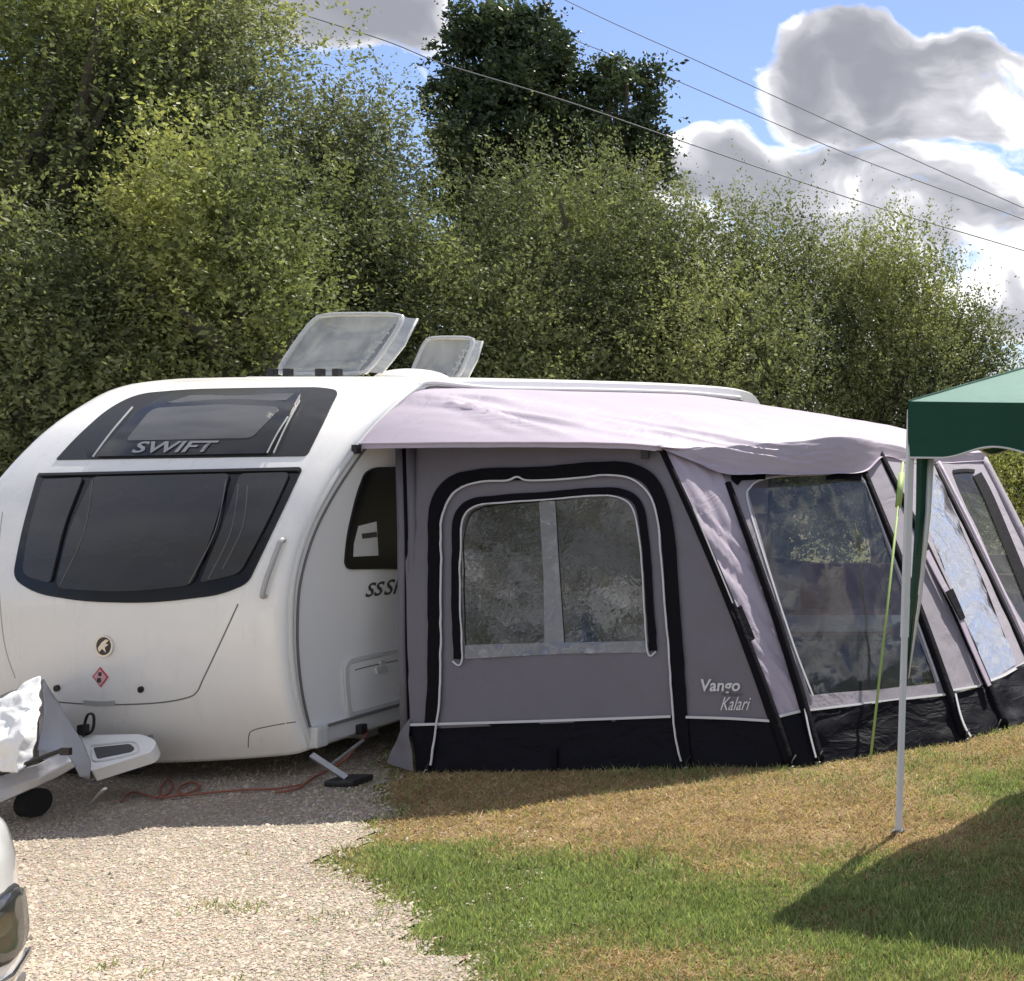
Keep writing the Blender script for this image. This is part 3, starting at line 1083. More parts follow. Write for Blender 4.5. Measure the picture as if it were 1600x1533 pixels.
# a hedge behind the photographer: it is what the window sheets mirror
lob = []
for i in range(170):
    x = -23 + (i % 30) * 0.5
    lob.append((x, -6.0 - random.uniform(0, 2.2), 0.8 + 11.5 * (i // 30) / 5 + random.uniform(-.8, .8), 1.2, 1.0, 1.4, 1))
hd = put('hedge', leaf_mass('hedge', lob, 100000, 0.10, [(0.05, 0.055, 0.045), (0.10, 0.11, 0.085), (0.17, 0.18, 0.14), (0.30, 0.31, 0.26)], 0.6, 12, (0.3, 0.8), 77, 0.5, 0.4), M['leaf'])
hd['label'] = 'leafy hedge mirrored in the awning window sheets'
hd['category'] = 'hedge'


# ------------------------------------------------------------------ caravan
XR, XL = -6.18, -8.17                       # right (awning) side and left side of the body
PROF = smooth_path([(7.66, .17, 0), (7.58, .33, 0), (7.51, .56, 0), (7.48, .85, 0), (7.49, 1.14, 0), (7.58, 1.436, 0), (7.77, 1.74, 0), (8.02, 2.01, 0),
                    (8.25, 2.19, 0), (8.49, 2.325, 0), (8.80, 2.395, 0), (9.3, 2.425, 0), (10.5, 2.455, 0), (12.0, 2.48, 0), (13.1, 2.47, 0), (13.5, 2.38, 0),
                    (13.66, 2.1, 0), (13.70, 1.5, 0), (13.66, .7, 0), (13.6, .22, 0)], 5)
caravan = empty('caravan', (XR, 7.66, 0), 'white touring caravan with a black curved front window and two open rooflights', 'caravan')


def body_mesh():
    us = [0.0, 0.006, 0.02, 0.045, 0.08, 0.13, 0.2, 0.3, 0.4, 0.5, 0.6, 0.7, 0.8, 0.87, 0.92, 0.955, 0.98, 0.994, 1.0]
    N = len(PROF)
    nrm = []
    for i in range(N):
        a, b = PROF[max(i - 1, 0)], PROF[min(i + 1, N - 1)]
        d = (b - a).normalized()
        nrm.append(V((-d.y, d.x)))            # outward: towards smaller depth / up
    bm = bmesh.new()
    rows = []
    for i, p in enumerate(PROF):
        row = []
        for u in us:
            e = min(u, 1 - u) * (XR - XL)
            rr = 0.085
            fr = max(0.0, min(1.0, (8.7 - p.x) / 0.7))
            out = rr * math.sqrt(max(0, 1 - (1 - min(1, e / rr)) ** 2)) * (0.25 + 0.30 * fr)
            xi = 2 * u - 1
            out += 0.085 * (1 - xi * xi) * (0.15 + 0.85 * fr)
            row.append(bm.verts.new((XR + (XL - XR) * u, p.x + nrm[i].x * out, p.y + nrm[i].y * out)))
        rows.append(row)
    for i in range(N - 1):
        for j in range(len(us) - 1):
            bm.faces.new((rows[i][j], rows[i][j + 1], rows[i + 1][j + 1], rows[i + 1][j]))
    bm.faces.new([r[0] for r in rows])
    bm.faces.new([r[-1] for r in rows][::-1])
    bm.faces.new([v for v in rows[0]] + [v for v in rows[-1][::-1]])
    bmesh.ops.recalc_face_normals(bm, faces=bm.faces[:])
    me = bpy.data.meshes.new('body')
    bm.to_mesh(me)
    bvh = BVHTree.FromBMesh(bm)
    bm.free()
    me.materials.append(M['gelcoat'])
    me.materials.append(M['side'])
    for p in me.polygons:
        c = p.center
        if abs(p.normal.x) > 0.85 and (abs(c.x - XR) < 0.02 or abs(c.x - XL) < 0.02):
            p.material_index = 1
            p.use_smooth = p.area < 0.3
        else:
            p.use_smooth = p.area < 0.6
    return me, bvh


bme, body_bvh = body_mesh()
body = put('body', bme, None, caravan)
last_hit = [8.0]


def bsurf(x, y):
    d = (V(((x - CX) / F, 1.0, (HY - y) / F))).normalized()
    loc, nr, idx, dist = body_bvh.ray_cast(V((0, 0, EYE)), d)
    if loc is None:
        return at(x, y, last_hit[0])
    last_hit[0] = loc.y
    return loc


# big front window: black surround with three smoked panes
win_out = rounded([(61, 741), (474, 731), (388, 912), (345, 930), (240, 943), (130, 940), (60, 928), (22, 905), (36, 830)], [6, 8, 14, 40, 60, 60, 40, 18, 60], step=16)
fw = panel('front_window', win_out, bsurf, M['black_glass'], caravan, step=16, off=0.010, thick=0.012)
panes = [rounded([(72, 752), (134, 749), (106, 820), (84, 912), (40, 899), (50, 830)], [8, 6, 30, 8, 16, 30], step=14),
         rounded([(150, 748), (362, 743), (335, 840), (303, 915), (200, 926), (92, 919), (112, 830)], [8, 8, 60, 14, 60, 14, 60], step=16),
         rounded([(378, 743), (456, 741), (420, 820), (378, 897), (316, 911), (350, 830)], [8, 10, 50, 14, 8, 50], step=14)]
for p in panes:
    panel('window_pane', p, bsurf, M['tint_pane'], fw, step=14, off=0.022, thick=0.011)
for (a, b) in [((150, 752), (100, 915)), ((357, 752), (300, 912)), ((376, 760), (330, 905)), ((390, 762), (352, 890))]:
    mid = ((a[0] + b[0]) / 2 + 12, (a[1] + b[1]) / 2)
    strip('pane_edge', [a, mid, b], 1.6, bsurf, M['cargrey'], fw, off=0.024, thick=0.002)
strip('glazing_rail', [(66, 745), (200, 742), (330, 739), (468, 737)], 4, bsurf, M['black'], fw, off=0.026, thick=0.016)
# upper sunroof
sr_out = rounded([(88, 719), (480, 713), (531, 611), (500, 606), (400, 607), (300, 609), (215, 616), (168, 640), (120, 684)], [3, 8, 12, 20, 20, 30, 40, 30, 20], step=15)
srf = panel('sunroof', sr_out, bsurf, M['black'], caravan, step=15, off=0.006, thick=0.010)
srg = panel('sunroof_pane', rounded([(152, 716), (420, 711), (474, 612), (330, 611), (262, 617), (205, 655)], [5, 6, 10, 20, 20, 30], step=14), bsurf, M['sun_pane'], srf, step=14, off=0.018, thick=0.012)
panel('roller_blind', rounded([(200, 692), (396, 688), (442, 640), (350, 636), (240, 642)], [8, 10, 14, 10, 14], step=14), bsurf, M['blind'], srf, step=14, off=0.021, thick=0.003)
panel('blind_band', [(262, 634), (448, 630), (462, 619), (300, 622)], bsurf, M['blind'], srf, step=14, off=0.021, thick=0.003)
for (a, b) in [((149, 717), (210, 640)), ((420, 711), (452, 655)), ((430, 711), (470, 630))]:
    strip('pane_edge', [a, ((a[0] + b[0]) / 2 - 1, (a[1] + b[1]) / 2 - 1), b], 1.8, bsurf, M['trim'], srf, off=0.022, thick=0.004)
text_on('lettering', 'SWIFT', 208, 711, 44, 24, bsurf, M['silver_letter'], srf, shear=0.45, slope=-0.012, off=0.0245, bold=0.02)
# front locker lid: its edge is a narrow dark gap; the lid stands a little proud
lid = rounded([(78, 1098), (92, 1099), (180, 1103), (262, 1099), (304, 1087), (336, 1020), (372, 946), (300, 962), (170, 972), (60, 962), (14, 945), (4, 1010), (18, 1080)], [20, 20, 40, 40, 14, 40, 4, 40, 60, 40, 10, 60, 30], step=18)
strip('locker_gap', [(372, 944), (345, 1003), (318, 1060), (307, 1082), (290, 1091), (250, 1098), (190, 1101), (130, 1100), (80, 1096)], 2.2, bsurf, M['seam'], body, off=0.0008, thick=0.002)
strip('locker_handle', [(132, 1097), (155, 1098.5), (180, 1098)], 7, bsurf, M['trim'], body, off=0.008, thick=0.012)
strip('fairing_gap', [(388, 1168), (389, 1150), (396, 1141), (430, 1133), (462, 1128)], 1.6, bsurf, M['seam'], body, off=0.0008, thick=0.002)
strip('fairing_gap', [(4, 800), (-2, 860), (0, 940), (8, 1010), (24, 1060)], 1.6, bsurf, M['trim'], body, off=0.0008, thick=0.002)
# grab handle
hb = bmesh.new()
hp = [bsurf(x, y) + surf_normal(bsurf, x, y) * o for (x, y, o) in [(414, 932, 0.0), (414, 930, 0.03), (421, 906, 0.036), (432, 876, 0.036), (442, 848, 0.03), (443, 845, 0.0)]]
add_tube(hb, smooth_path(hp, 5), 0.014, 8)
from_bm('grab_handle', hb, M['trim'], caravan, smooth=True)
# emblem: chrome ring, dark field, light swallow-like mark
ex, ey = 165, 1009


def disc(cx, cy, rx, ry, n=28):
    return [(cx + rx * math.cos(k * 2 * math.pi / n), cy + ry * math.sin(k * 2 * math.pi / n)) for k in range(n)]


em = panel('emblem', disc(ex, ey, 14, 17), bsurf, M['chrome'], caravan, step=8, off=0.012, thick=0.012, smooth=False)
panel('emblem_field', disc(ex, ey, 11, 14), bsurf, M['grey_letter'], em, step=8, off=0.014, thick=0.002, smooth=False)
panel('emblem_bird', [(157, 1012), (163, 1003), (170, 998), (174, 1000), (169, 1005), (174, 1006), (168, 1011), (170, 1019), (164, 1013), (159, 1018)], bsurf, M['chrome'], em, step=8, off=0.017, thick=0.003, smooth=False)
# red bordered diamond sticker with two dark marks
st = panel('diamond_sticker', [(157, 1042), (170, 1058), (158, 1074), (145, 1057)], bsurf, M['red'], caravan, step=8, off=0.003, thick=0.002, smooth=False)
panel('sticker_field', [(157, 1045), (167.5, 1058), (158, 1071), (147.5, 1057)], bsurf, M['pink'], st, step=8, off=0.0045, thick=0.001, smooth=False)
panel('sticker_mark', [(155, 1050), (160, 1050), (160, 1056), (155, 1056)], bsurf, M['grey_letter'], st, step=8, off=0.0060, thick=0.001, smooth=False)
panel('sticker_mark', [(153, 1059), (159, 1059), (159, 1066), (153, 1066)], bsurf, M['grey_letter'], st, step=8, off=0.0060, thick=0.001, smooth=False)
for (x, y) in [(90, 1075), (221, 1077)]:
    panel('lock', disc(x, y, 4.2, 5), bsurf, M['black'], caravan, step=8, off=0.010, thick=0.012, smooth=False)
strip('marker_lamp', [(236, 1147), (239, 1158)], 5, bsurf, M['trim'], caravan, off=0.012, thick=0.014)


# side: seam moulding that carries the awning, window, lettering, locker, skirt rail
def ssurf(x, y):
    D = XR * F / (x - CX)
    return at(x, y, D)


seam = [(478, 1166), (466, 1128), (455, 1080), (448, 1020), (447, 965), (450, 915), (460, 868), (476, 822), (497, 780), (524, 736), (556, 692), (586, 658), (616, 629), (645, 606), (668, 597)]
mould_pts = [ssurf(x + 7, y) + V((0.0, 0, 0)) for x, y in seam] + [V((XR, D, z)) for D, z in [(9.3, 2.375), (10.5, 2.40), (12, 2.42), (13.1, 2.40)]]
bm = bmesh.new()
add_tube(bm, smooth_path(mould_pts, 4), 0.016, 8)
ml = from_bm('awning_rail', bm, M['lighttrim'], caravan, smooth=True)
bm = bmesh.new()
add_tube(bm, smooth_path([p + V((0.004, 0.045, -0.03)) for p in mould_pts], 4), 0.007, 6)
from_bm('rail_groove', bm, M['seam'], ml, smooth=True)
sw = panel('side_window', rounded([(537, 880), (541, 836), (556, 772), (569, 738), (584, 730), (700, 728), (700, 893), (600, 889), (542, 890)], [8, 30, 30, 10, 10, 0, 0, 10, 8], step=14), ssurf, M['black_glass'], caravan, step=16, off=0.012, thick=0.014)
wc = panel('window_curtain', [(549, 870), (550, 850), (557, 822), (585, 815), (588, 868)], ssurf, M['lighttrim'], sw, step=14, off=0.014, thick=0.003)
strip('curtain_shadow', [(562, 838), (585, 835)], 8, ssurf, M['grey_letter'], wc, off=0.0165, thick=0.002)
text_on('lettering', 'SS', 569, 933, 29, 31, ssurf, M['grey_letter'], caravan, shear=0.35, slope=-0.13, off=0.002, bold=0.02)
text_on('lettering', 'SR', 598, 930, 30, 34, ssurf, M['grey_letter'], caravan, shear=0.35, slope=-0.13, off=0.002, bold=0.015)
lk = panel('side_locker', rounded([(538, 1040), (640, 1014), (640, 1090), (541, 1116)], [9, 2, 2, 9], step=16), ssurf, M['side'], caravan, step=16, off=0.010, thick=0.012)
strip('locker_frame', [(640, 1013), (560, 1029), (543, 1036), (539, 1052), (541, 1085), (545, 1112), (560, 1112), (640, 1090)], 6, ssurf, M['lighttrim'], lk, off=0.015, thick=0.012)
strip('locker_line', [(552, 1047), (584, 1039), (640, 1028)], 1.6, ssurf, M['seam'], lk, off=0.0115, thick=0.002)
strip('locker_catch', [(584, 1048), (600, 1045)], 10, ssurf, M['lighttrim'], lk, off=0.022, thick=0.012)
strip('locker_catch_hinge', [(590, 1036), (597, 1035)], 7, ssurf, M['lighttrim'], lk, off=0.020, thick=0.012)
# skirt rail along the bottom of the side
bm = bmesh.new()
add_box(bm, (XR + 0.012, 10.6, 0.235), (0.05, 5.9, 0.10), bev=0.01)
sk = from_bm('side_skirt', bm, M['lighttrim'], caravan)
bm = bmesh.new()
add_box(bm, (XR + 0.040, 10.6, 0.287), (0.02, 5.86, 0.014))
from_bm('skirt_groove', bm, M['seam'], sk)
box_obj('skirt_end_cap', (XR + 0.022, 7.68, 0.235), (0.07, 0.09, 0.13), M['lighttrim'], sk, bev=0.02)
strip('rail_end', [(549, 702), (553, 702), (557, 702)], 14, ssurf, M['black'], caravan, off=0.03, thick=0.03)
# chassis, axle, wheels
bm = bmesh.new()
for x in (XR - 0.35, XL + 0.35):
    add_box(bm, (x, 10.7, 0.17), (0.07, 5.4, 0.10))
for y in (8.2, 10.6, 12.9):
    add_box(bm, (0.5 * (XR + XL), y, 0.16), (1.9, 0.10, 0.10))
add_tube(bm, [(XR - 0.25, 10.8, 0.20), (XL + 0.25, 10.8, 0.20)], 0.05, 10)
from_bm('chassis', bm, M['steel'], caravan)


def wheel(parent, c, r, w, axis_x=True, rimmat='chrome'):
    bm = bmesh.new()
    prof = [(r * 0.62, -w / 2), (r * 0.86, -w / 2), (r * 0.97, -w * 0.36), (r, -w * 0.15), (r, w * 0.15), (r * 0.97, w * 0.36), (r * 0.86, w / 2), (r * 0.62, w / 2)]
    seg = 28
    rows = []
    for k in range(seg):
        a = k * 2 * math.pi / seg
        rows.append([bm.verts.new((c[0] + q[1], c[1] + q[0] * math.cos(a), c[2] + q[0] * math.sin(a)) if axis_x else (c[0] + q[0] * math.cos(a), c[1] + q[1], c[2] + q[0] * math.sin(a))) for q in prof])
    for k in range(seg):
        for j in range(len(prof)):
            bm.faces.new((rows[k][j], rows[k][(j + 1) % len(prof)], rows[(k + 1) % seg][(j + 1) % len(prof)], rows[(k + 1) % seg][j]))
    ty = from_bm('tyre', bm, M['rubber'], parent, smooth=True)
    bm = bmesh.new()
    e = V((w * 0.38, 0, 0)) if axis_x else V((0, w * 0.38, 0))
    add_tube(bm, [V(c) - e, V(c) + e], r * 0.63, 24)
    from_bm('rim', bm, M[rimmat], parent)
    return ty


for x in (XR - 0.16, XL + 0.16):
    wq = put('wheel', bpy.data.meshes.new('wheel'), None, caravan)
    wheel(wq, (x, 10.8, 0.325), 0.325, 0.19)
    bm = bmesh.new()
    add_tube(bm, [(x - 0.08, 10.8, 0.325), (x + 0.08, 10.8, 0.325)], 0.06, 12)
    m2 = bpy.data.meshes.new('wheel')
    bm.to_mesh(m2)
    bm.free()
    m2.materials.append(M['steel'])
    wq.data = m2
# corner steady with its pad
bm = bmesh.new()
add_box(bm, (0, 0, 0), (0.05, 0.52, 0.035))
p0, p1 = gnd(487, 1180, 0.18), gnd(541, 1216, 0.04)
dd = (p1 - p0)
for v in bm.verts:
    v.co = v.co
bm.free()
bm = bmesh.new()
add_tube(bm, [p0, p1], 0.020, 4)
add_tube(bm, [p0 + V((0.03, 0.35, 0.0)), p0.lerp(p1, 0.5)], 0.010, 6)
cs = from_bm('corner_steady', bm, M['steel'], caravan)
box_obj('steady_pad', (p1.x, p1.y + 0.02, 0.022), (0.17, 0.16, 0.035), M['black'], cs, bev=0.012)
pL = V((XL + 0.3, 7.95, 0.17))
tube_obj('corner_steady', [pL, pL + V((-0.1, -0.2, -0.14))], 0.02, M['steel'], caravan, seg=4)

# A-frame: pale fairing with a dark slot, draw bar, hitch, jockey wheel
yc = 7.40
AF = [at(128, 1150, 7.35), at(222, 1149, 7.30), at(246, 1163, 7.28), at(232, 1176, 7.24), at(140, 1204, 7.05), at(134, 1190, 7.05)]


def afsurf(x, y):
    # sloping plate in front of the nose
    inv = 1 / 7.30 + (1 / 7.0 - 1 / 7.30) * (y - 1148) / 60.0
    return at(x, y, 1 / inv)


fa = panel('drawbar_fairing', rounded([(126, 1149), (222, 1147), (246, 1158), (238, 1175), (142, 1205), (132, 1180)], [4, 10, 10, 14, 4, 6], step=14), afsurf, M['gelcoat'], caravan, step=14, off=0.0, thick=0.07)
panel('fairing_slot', rounded([(146, 1169), (204, 1163), (211, 1170), (206, 1175), (152, 1186)], [3, 6, 5, 5, 3]), afsurf, M['grey_letter'], fa, step=14, off=0.004, thick=0.012)
strip('fairing_lip', [(142, 1166), (178, 1162), (208, 1160), (216, 1168), (210, 1178), (150, 1190), (143, 1172)], 2.0, afsurf, M['lighttrim'], fa, off=0.006, thick=0.012)
hx = 0.5 * (XR + XL)
hitch = V((hx - 0.12, 6.35, 0.42))
bm = bmesh.new()
for sx in (-0.55, 0.55):
    add_tube(bm, [(hx + sx * 0.45, 7.36, 0.13), (hx + 0.08 * (1 if sx > 0 else -1), 6.75, 0.30)], 0.04, 6)
add_tube(bm, [(hx, 6.85, 0.30), (hx, 6.45, 0.40)], 0.045, 8)
from_bm('drawbar', bm, M['black'], caravan, smooth=False)
jw = tube_obj('jockey_wheel', [(hx + 0.16, 6.85, 0.55), (hx + 0.16, 6.85, 0.16)], 0.022, M['steel'], caravan)
bm = bmesh.new()
add_tube(bm, [(hx + 0.13, 6.85, 0.08), (hx + 0.19, 6.85, 0.08)], 0.075, 18)
from_bm('tyre', bm, M['rubber'], jw, smooth=False)
hook = [afsurf(130, 1150), at(133, 1128, 7.28), at(138, 1116, 7.26), at(146, 1118, 7.26), at(146, 1136, 7.27), at(140, 1146, 7.28), at(131, 1148, 7.28)]
tube_obj('breakaway_cable', smooth_path(hook, 5), 0.007, M['black'], caravan, seg=6)
box_obj('cable_clip', at(130, 1140, 7.28), (0.04, 0.04, 0.06), M['black'], caravan, bev=0.01)

# two open rooflights and a low white roof dome between them
def rooflight(x0, x1, D, zb, lean, h, r_mat, lean_x):
    """lid hinged along its rear edge and standing up"""
    root = mk('rooflight_frame', [], [], M['lighttrim'], caravan)
    bm = bmesh.new()
    add_box(bm, ((x0 + x1) / 2, D + 0.22, zb + 0.01), (x1 - x0, 0.42, 0.06), bev=0.015)
    me_ = bpy.data.meshes.new('rooflight_frame')
    bm.to_mesh(me_)
    bm.free()
    me_.materials.append(M['lighttrim'])
    root.data = me_
    # lid: a shallow dome with rounded corners
    n, m_ = 14, 10
    bmv = bmesh.new()
    w = x1 - x0

    def shape(u, v, k):
        # superellipse-rounded plan in [-1,1]^2
        q = 0.86
        a = u * math.sqrt(1 - 0.16 * v * v * v * v)
        b = v * math.sqrt(1 - 0.16 * u * u * u * u)
        dome = 0.05 * (1 - u ** 4) * (1 - v ** 4)
        X = (x0 + x1) / 2 + a * w / 2 + (b + 1) / 2 * lean_x
        s = (b + 1) / 2
        return V((X, D + 0.28 + s * h * math.sin(lean) * 1.0 - k * 0.012 * math.cos(lean) + dome * math.cos(lean) * 1.0, zb + 0.06 + s * h * math.cos(lean) - k * 0.012 * math.sin(lean) * -1 + dome * -math.sin(lean)))
    g = [[[bmv.verts.new(shape(-1 + 2 * i / n, -1 + 2 * j / m_, k)) for i in range(n + 1)] for j in range(m_ + 1)] for k in (0, 1)]
    for k in (0, 1):
        for j in range(m_):
            for i in range(n):
                q = (g[k][j][i], g[k][j][i + 1], g[k][j + 1][i + 1], g[k][j + 1][i])
                bmv.faces.new(q if k else q[::-1])
    ld = from_bm('rooflight_lid', bmv, M[r_mat], root, smooth=True)
    loop = [shape(-1, -1 + 2 * j / m_, 1) for j in range(m_ + 1)] + [shape(-1 + 2 * i / n, 1, 1) for i in range(1, n + 1)] + [shape(1, 1 - 2 * j / m_, 1) for j in range(1, m_ + 1)] + [shape(1 - 2 * i / n, -1, 1) for i in range(1, n + 1)]
    bm = bmesh.new()
    add_tube(bm, loop, 0.020, 6)
    from_bm('lid_rim', bm, M['hatch_edge'], ld, smooth=True)
    for i in ((0.12, 0.28, 0.62, 0.80) if w > 0.6 else (0.2, 0.85)):
        box_obj('hinge', (x0 + w * i, D + 0.16, zb + 0.075), (0.045, 0.05, 0.06), M['black'], root, bev=0.008)
    fl_, ff_ = [], []
    for q in range(9):
        vv_ = -1 + 2 * q / 8
        pA = shape(1, vv_, 1)
        fl_ += [pA, pA + V((0.085 * w / 0.78, 0.06, -0.01))]
    for q in range(8):
        ff_.append((q * 2, q * 2 + 1, q * 2 + 3, q * 2 + 2))
    mk('lid_flange', fl_, ff_, M['hatch_edge'], ld, smooth=True)
    bm = bmesh.new()
    add_tube(bm, [fl_[1], fl_[9], fl_[17]], 0.010, 6)
    from_bm('lid_rim', bm, M['hatch_edge'], ld, smooth=True)
    strut = [shape(0.80, -0.9, 1) + V((0, -0.02, 0)), shape(0.86, 0.75, 1) + V((0, -0.02, 0))]
    bm = bmesh.new()
    add_tube(bm, strut, 0.012, 6)
    for k in range(4):
        p = strut[0].lerp(strut[1], 0.2 + k * 0.2)
        add_box(bm, p, (0.05, 0.02, 0.02))
    from_bm('stay', bm, M['trim'], ld)


rooflight(at(430, 590, 9.58).x, at(576, 590, 9.58).x, 9.3, 2.42, R(32), 0.56, 'hatch', 0.08)
rooflight(at(641, 590, 11.08).x, at(718, 590, 11.08).x, 10.8, 2.45, R(25), 0.40, 'hatch', 0.03)
bm = bmesh.new()
bmesh.ops.create_uvsphere(bm, u_segments=24, v_segments=12, radius=1.0)
dc = at(645, 592, 10.0)
for v in bm.verts:
    v.co = V((dc.x + v.co.x * 0.22, 10.0 + v.co.y * 0.3, 2.46 + v.co.z * 0.09))
from_bm('roof_dome', bm, M['gelcoat'], caravan, smooth=True)

# ------------------------------------------------------------------ hitch cover with a crumpled white sheet, and cables
hcov = empty('hitch_cover', tuple(gnd(70, 1290)), 'silver cloth cover with a black strap over the caravan hitch, below a crumpled white sheet', 'cover')
cs_pts = {}


def cloth_shell(name, ctrl, mat, parent, amp, freq, seed, nu=26, nv=20, thick=0.01, **pr):
    """bilinear control net (rows of points) subdivided and crumpled"""
    rows, cols = len(ctrl), len(ctrl[0])
    vs, fs = [], []
    for j in range(nv + 1):
        fj = j / nv * (rows - 1)
        j0 = min(int(fj), rows - 2)
        for i in range(nu + 1):
            fi = i / nu * (cols - 1)
            i0 = min(int(fi), cols - 2)
            a, b = fi - i0, fj - j0
            a2, b2 = a, b
            p = ctrl[j0][i0] * (1 - a2) * (1 - b2) + ctrl[j0][i0 + 1] * a2 * (1 - b2) + ctrl[j0 + 1][i0] * (1 - a2) * b2 + ctrl[j0 + 1][i0 + 1] * a2 * b2
            q = p * freq + V((seed, seed * 2, 0))
            w = V((noise.noise(q), noise.noise(q + V((9, 3, 1))), noise.noise(q + V((4, 7, 8)))))
            q2 = q * 2.7
            w += V((abs(noise.noise(q2)), abs(noise.noise(q2 + V((5, 5, 5)))), abs(noise.noise(q2 + V((8, 1, 3)))))) * 0.7 - V((.2, .2, .2))
            vs.append(p + w * amp)
    for j in range(nv):
        for i in range(nu):
            a = j * (nu + 1) + i
            fs.append((a, a + 1, a + nu + 2, a + nu + 1))
    n = len(vs)
    vs2 = vs + [v + V((0, thick, -thick * 0.3)) for v in vs]
    fs2 = fs + [tuple(i + n for i in f[::-1]) for f in fs]
    # rim
    ring = [i for i in range(nu + 1)] + [j * (nu + 1) + nu for j in range(1, nv + 1)] + [nv * (nu + 1) + i for i in range(nu - 1, -1, -1)] + [j * (nu + 1) for j in range(nv - 1, 0, -1)]
    for k in range(len(ring)):
        a, b = ring[k], ring[(k + 1) % len(ring)]
        fs2.append((b, a, a + n, b + n))
    return mk(name, vs2, fs2, mat, parent, smooth=True, **pr)


# silver cover: front flank, end face turned to the caravan, top
c_front = [[at(-60, 1205, 6.75), at(0, 1213, 6.65), at(60, 1193, 6.65), at(103, 1173, 6.72)],
           [at(-60, 1232, 6.70), at(0, 1235, 6.60), at(60, 1215, 6.60), at(112, 1192, 6.68)],
           [at(-60, 1280, 6.70), at(0, 1254, 6.58), at(60, 1226, 6.62), at(118, 1199, 6.70)]]
cloth_shell('cover_flank', c_front, M['silver_sheet'], hcov, 0.012, 3.5, 3)
c_end = [[at(66, 1062, 6.95), at(78, 1085, 6.98), at(88, 1098, 7.02)],
         [at(68, 1120, 6.80), at(90, 1125, 6.92), at(112, 1133, 7.00)],
         [at(58, 1170, 6.72), at(100, 1165, 6.80), at(128, 1155, 6.98)],
         [at(103, 1180, 6.70), at(118, 1195, 6.74), at(140, 1190, 6.90)],
         [at(120, 1200, 6.72), at(128, 1212, 6.76), at(139, 1216, 6.86)]]
cloth_shell('cover_end', c_end, M['silver_sheet'], hcov, 0.014, 3.0, 5)
c_back = [[at(-60, 1110, 7.10), at(20, 1080, 7.1), at(66, 1062, 6.97)], [at(-60, 1160, 7.25), at(30, 1150, 7.3), at(88, 1098, 7.1)], [at(-60, 1220, 7.2), at(60, 1200, 7.2), at(128, 1190, 7.05)]]
cloth_shell('cover_back', c_back, M['silver_sheet'], hcov, 0.012, 3.0, 8)
ssp = [at(-60, 1226, 6.58), at(0, 1209, 6.54), at(40, 1194, 6.55), at(80, 1178, 6.58), at(98, 1172, 6.60), at(108, 1170, 6.62)]
tube_obj('cover_strap', smooth_path(ssp, 4), 0.012, M['black'], hcov, seg=6)
box_obj('strap_buckle', at(103, 1174, 6.58), (0.05, 0.02, 0.04), M['black'], hcov, bev=0.006)
sheet = empty('white_sheet', tuple(at(20, 1190, 6.7)), 'crumpled shiny white sheet lying over the silver hitch cover at the left edge', 'sheet')
c_wh = [[at(-60, 1105, 6.80), at(0, 1097, 6.82), at(35, 1075, 6.86), at(62, 1060, 6.90)],
        [at(-60, 1135, 6.66), at(0, 1128, 6.66), at(40, 1112, 6.68), at(68, 1090, 6.80)],
        [at(-60, 1165, 6.56), at(0, 1160, 6.56), at(40, 1150, 6.56), at(62, 1135, 6.66)],
        [at(-60, 1200, 6.52), at(0, 1200, 6.52), at(28, 1203, 6.50), at(55, 1178, 6.58)]]
cloth_shell('sheet_cloth', c_wh, M['white_sheet'], sheet, 0.035, 4.2, 21, nu=46, nv=36, thick=0.006)


def ground_cord(name, pts, rad, mat, label, lift=0.012, cat='cable'):
    P = []
    for (x, y) in pts:
        p = gnd(x, y)
        p.z = rad + lift
        P.append(p)
    o = tube_obj(name, smooth_path(P, 6), rad * 0.7, M[mat], None, seg=6)
    o['label'] = label
    o['category'] = cat
    return o


ground_cord('electric_cable', [(190, 1258), (205, 1244), (225, 1247), (248, 1252), (252, 1235), (262, 1224), (270, 1232), (262, 1246), (250, 1252), (275, 1249), (300, 1243), (312, 1236), (302, 1228), (286, 1232), (278, 1242), (292, 1248), (330, 1244), (380, 1240), (430, 1238), (470, 1232)],
            0.009, 'orange', 'orange electric cable lying in loose loops on gravel under the caravan nose')
c2 = [ssurf(556, 1132) + V((0.05, 0, 0)), ssurf(554, 1142) + V((0.07, 0, -0.02)), gnd(545, 1180, 0.10), gnd(520, 1200, 0.03), gnd(490, 1215, 0.02), gnd(465, 1232, 0.02), gnd(430, 1238, 0.02)]
o = tube_obj('mains_lead', smooth_path(c2, 6), 0.008, M['orange'], None, seg=6)
o['label'] = 'thin red-brown lead hanging from the caravan side skirt beside the corner steady'
o['category'] = 'cable'
box_obj('inlet_plug', ssurf(551, 1139) + V((0.05, 0, 0)), (0.05, 0.05, 0.06), M['black'], caravan, bev=0.01)
o = tube_obj('stick', [gnd(140, 1258, 0.02), gnd(150, 1246, 0.07), gnd(160, 1235, 0.14), gnd(165, 1232, 0.18)], 0.008, M['lighttrim'], None, seg=5)
o['label'] = 'short pale stick leaning on the gravel beside the hitch'
o['category'] = 'stick'

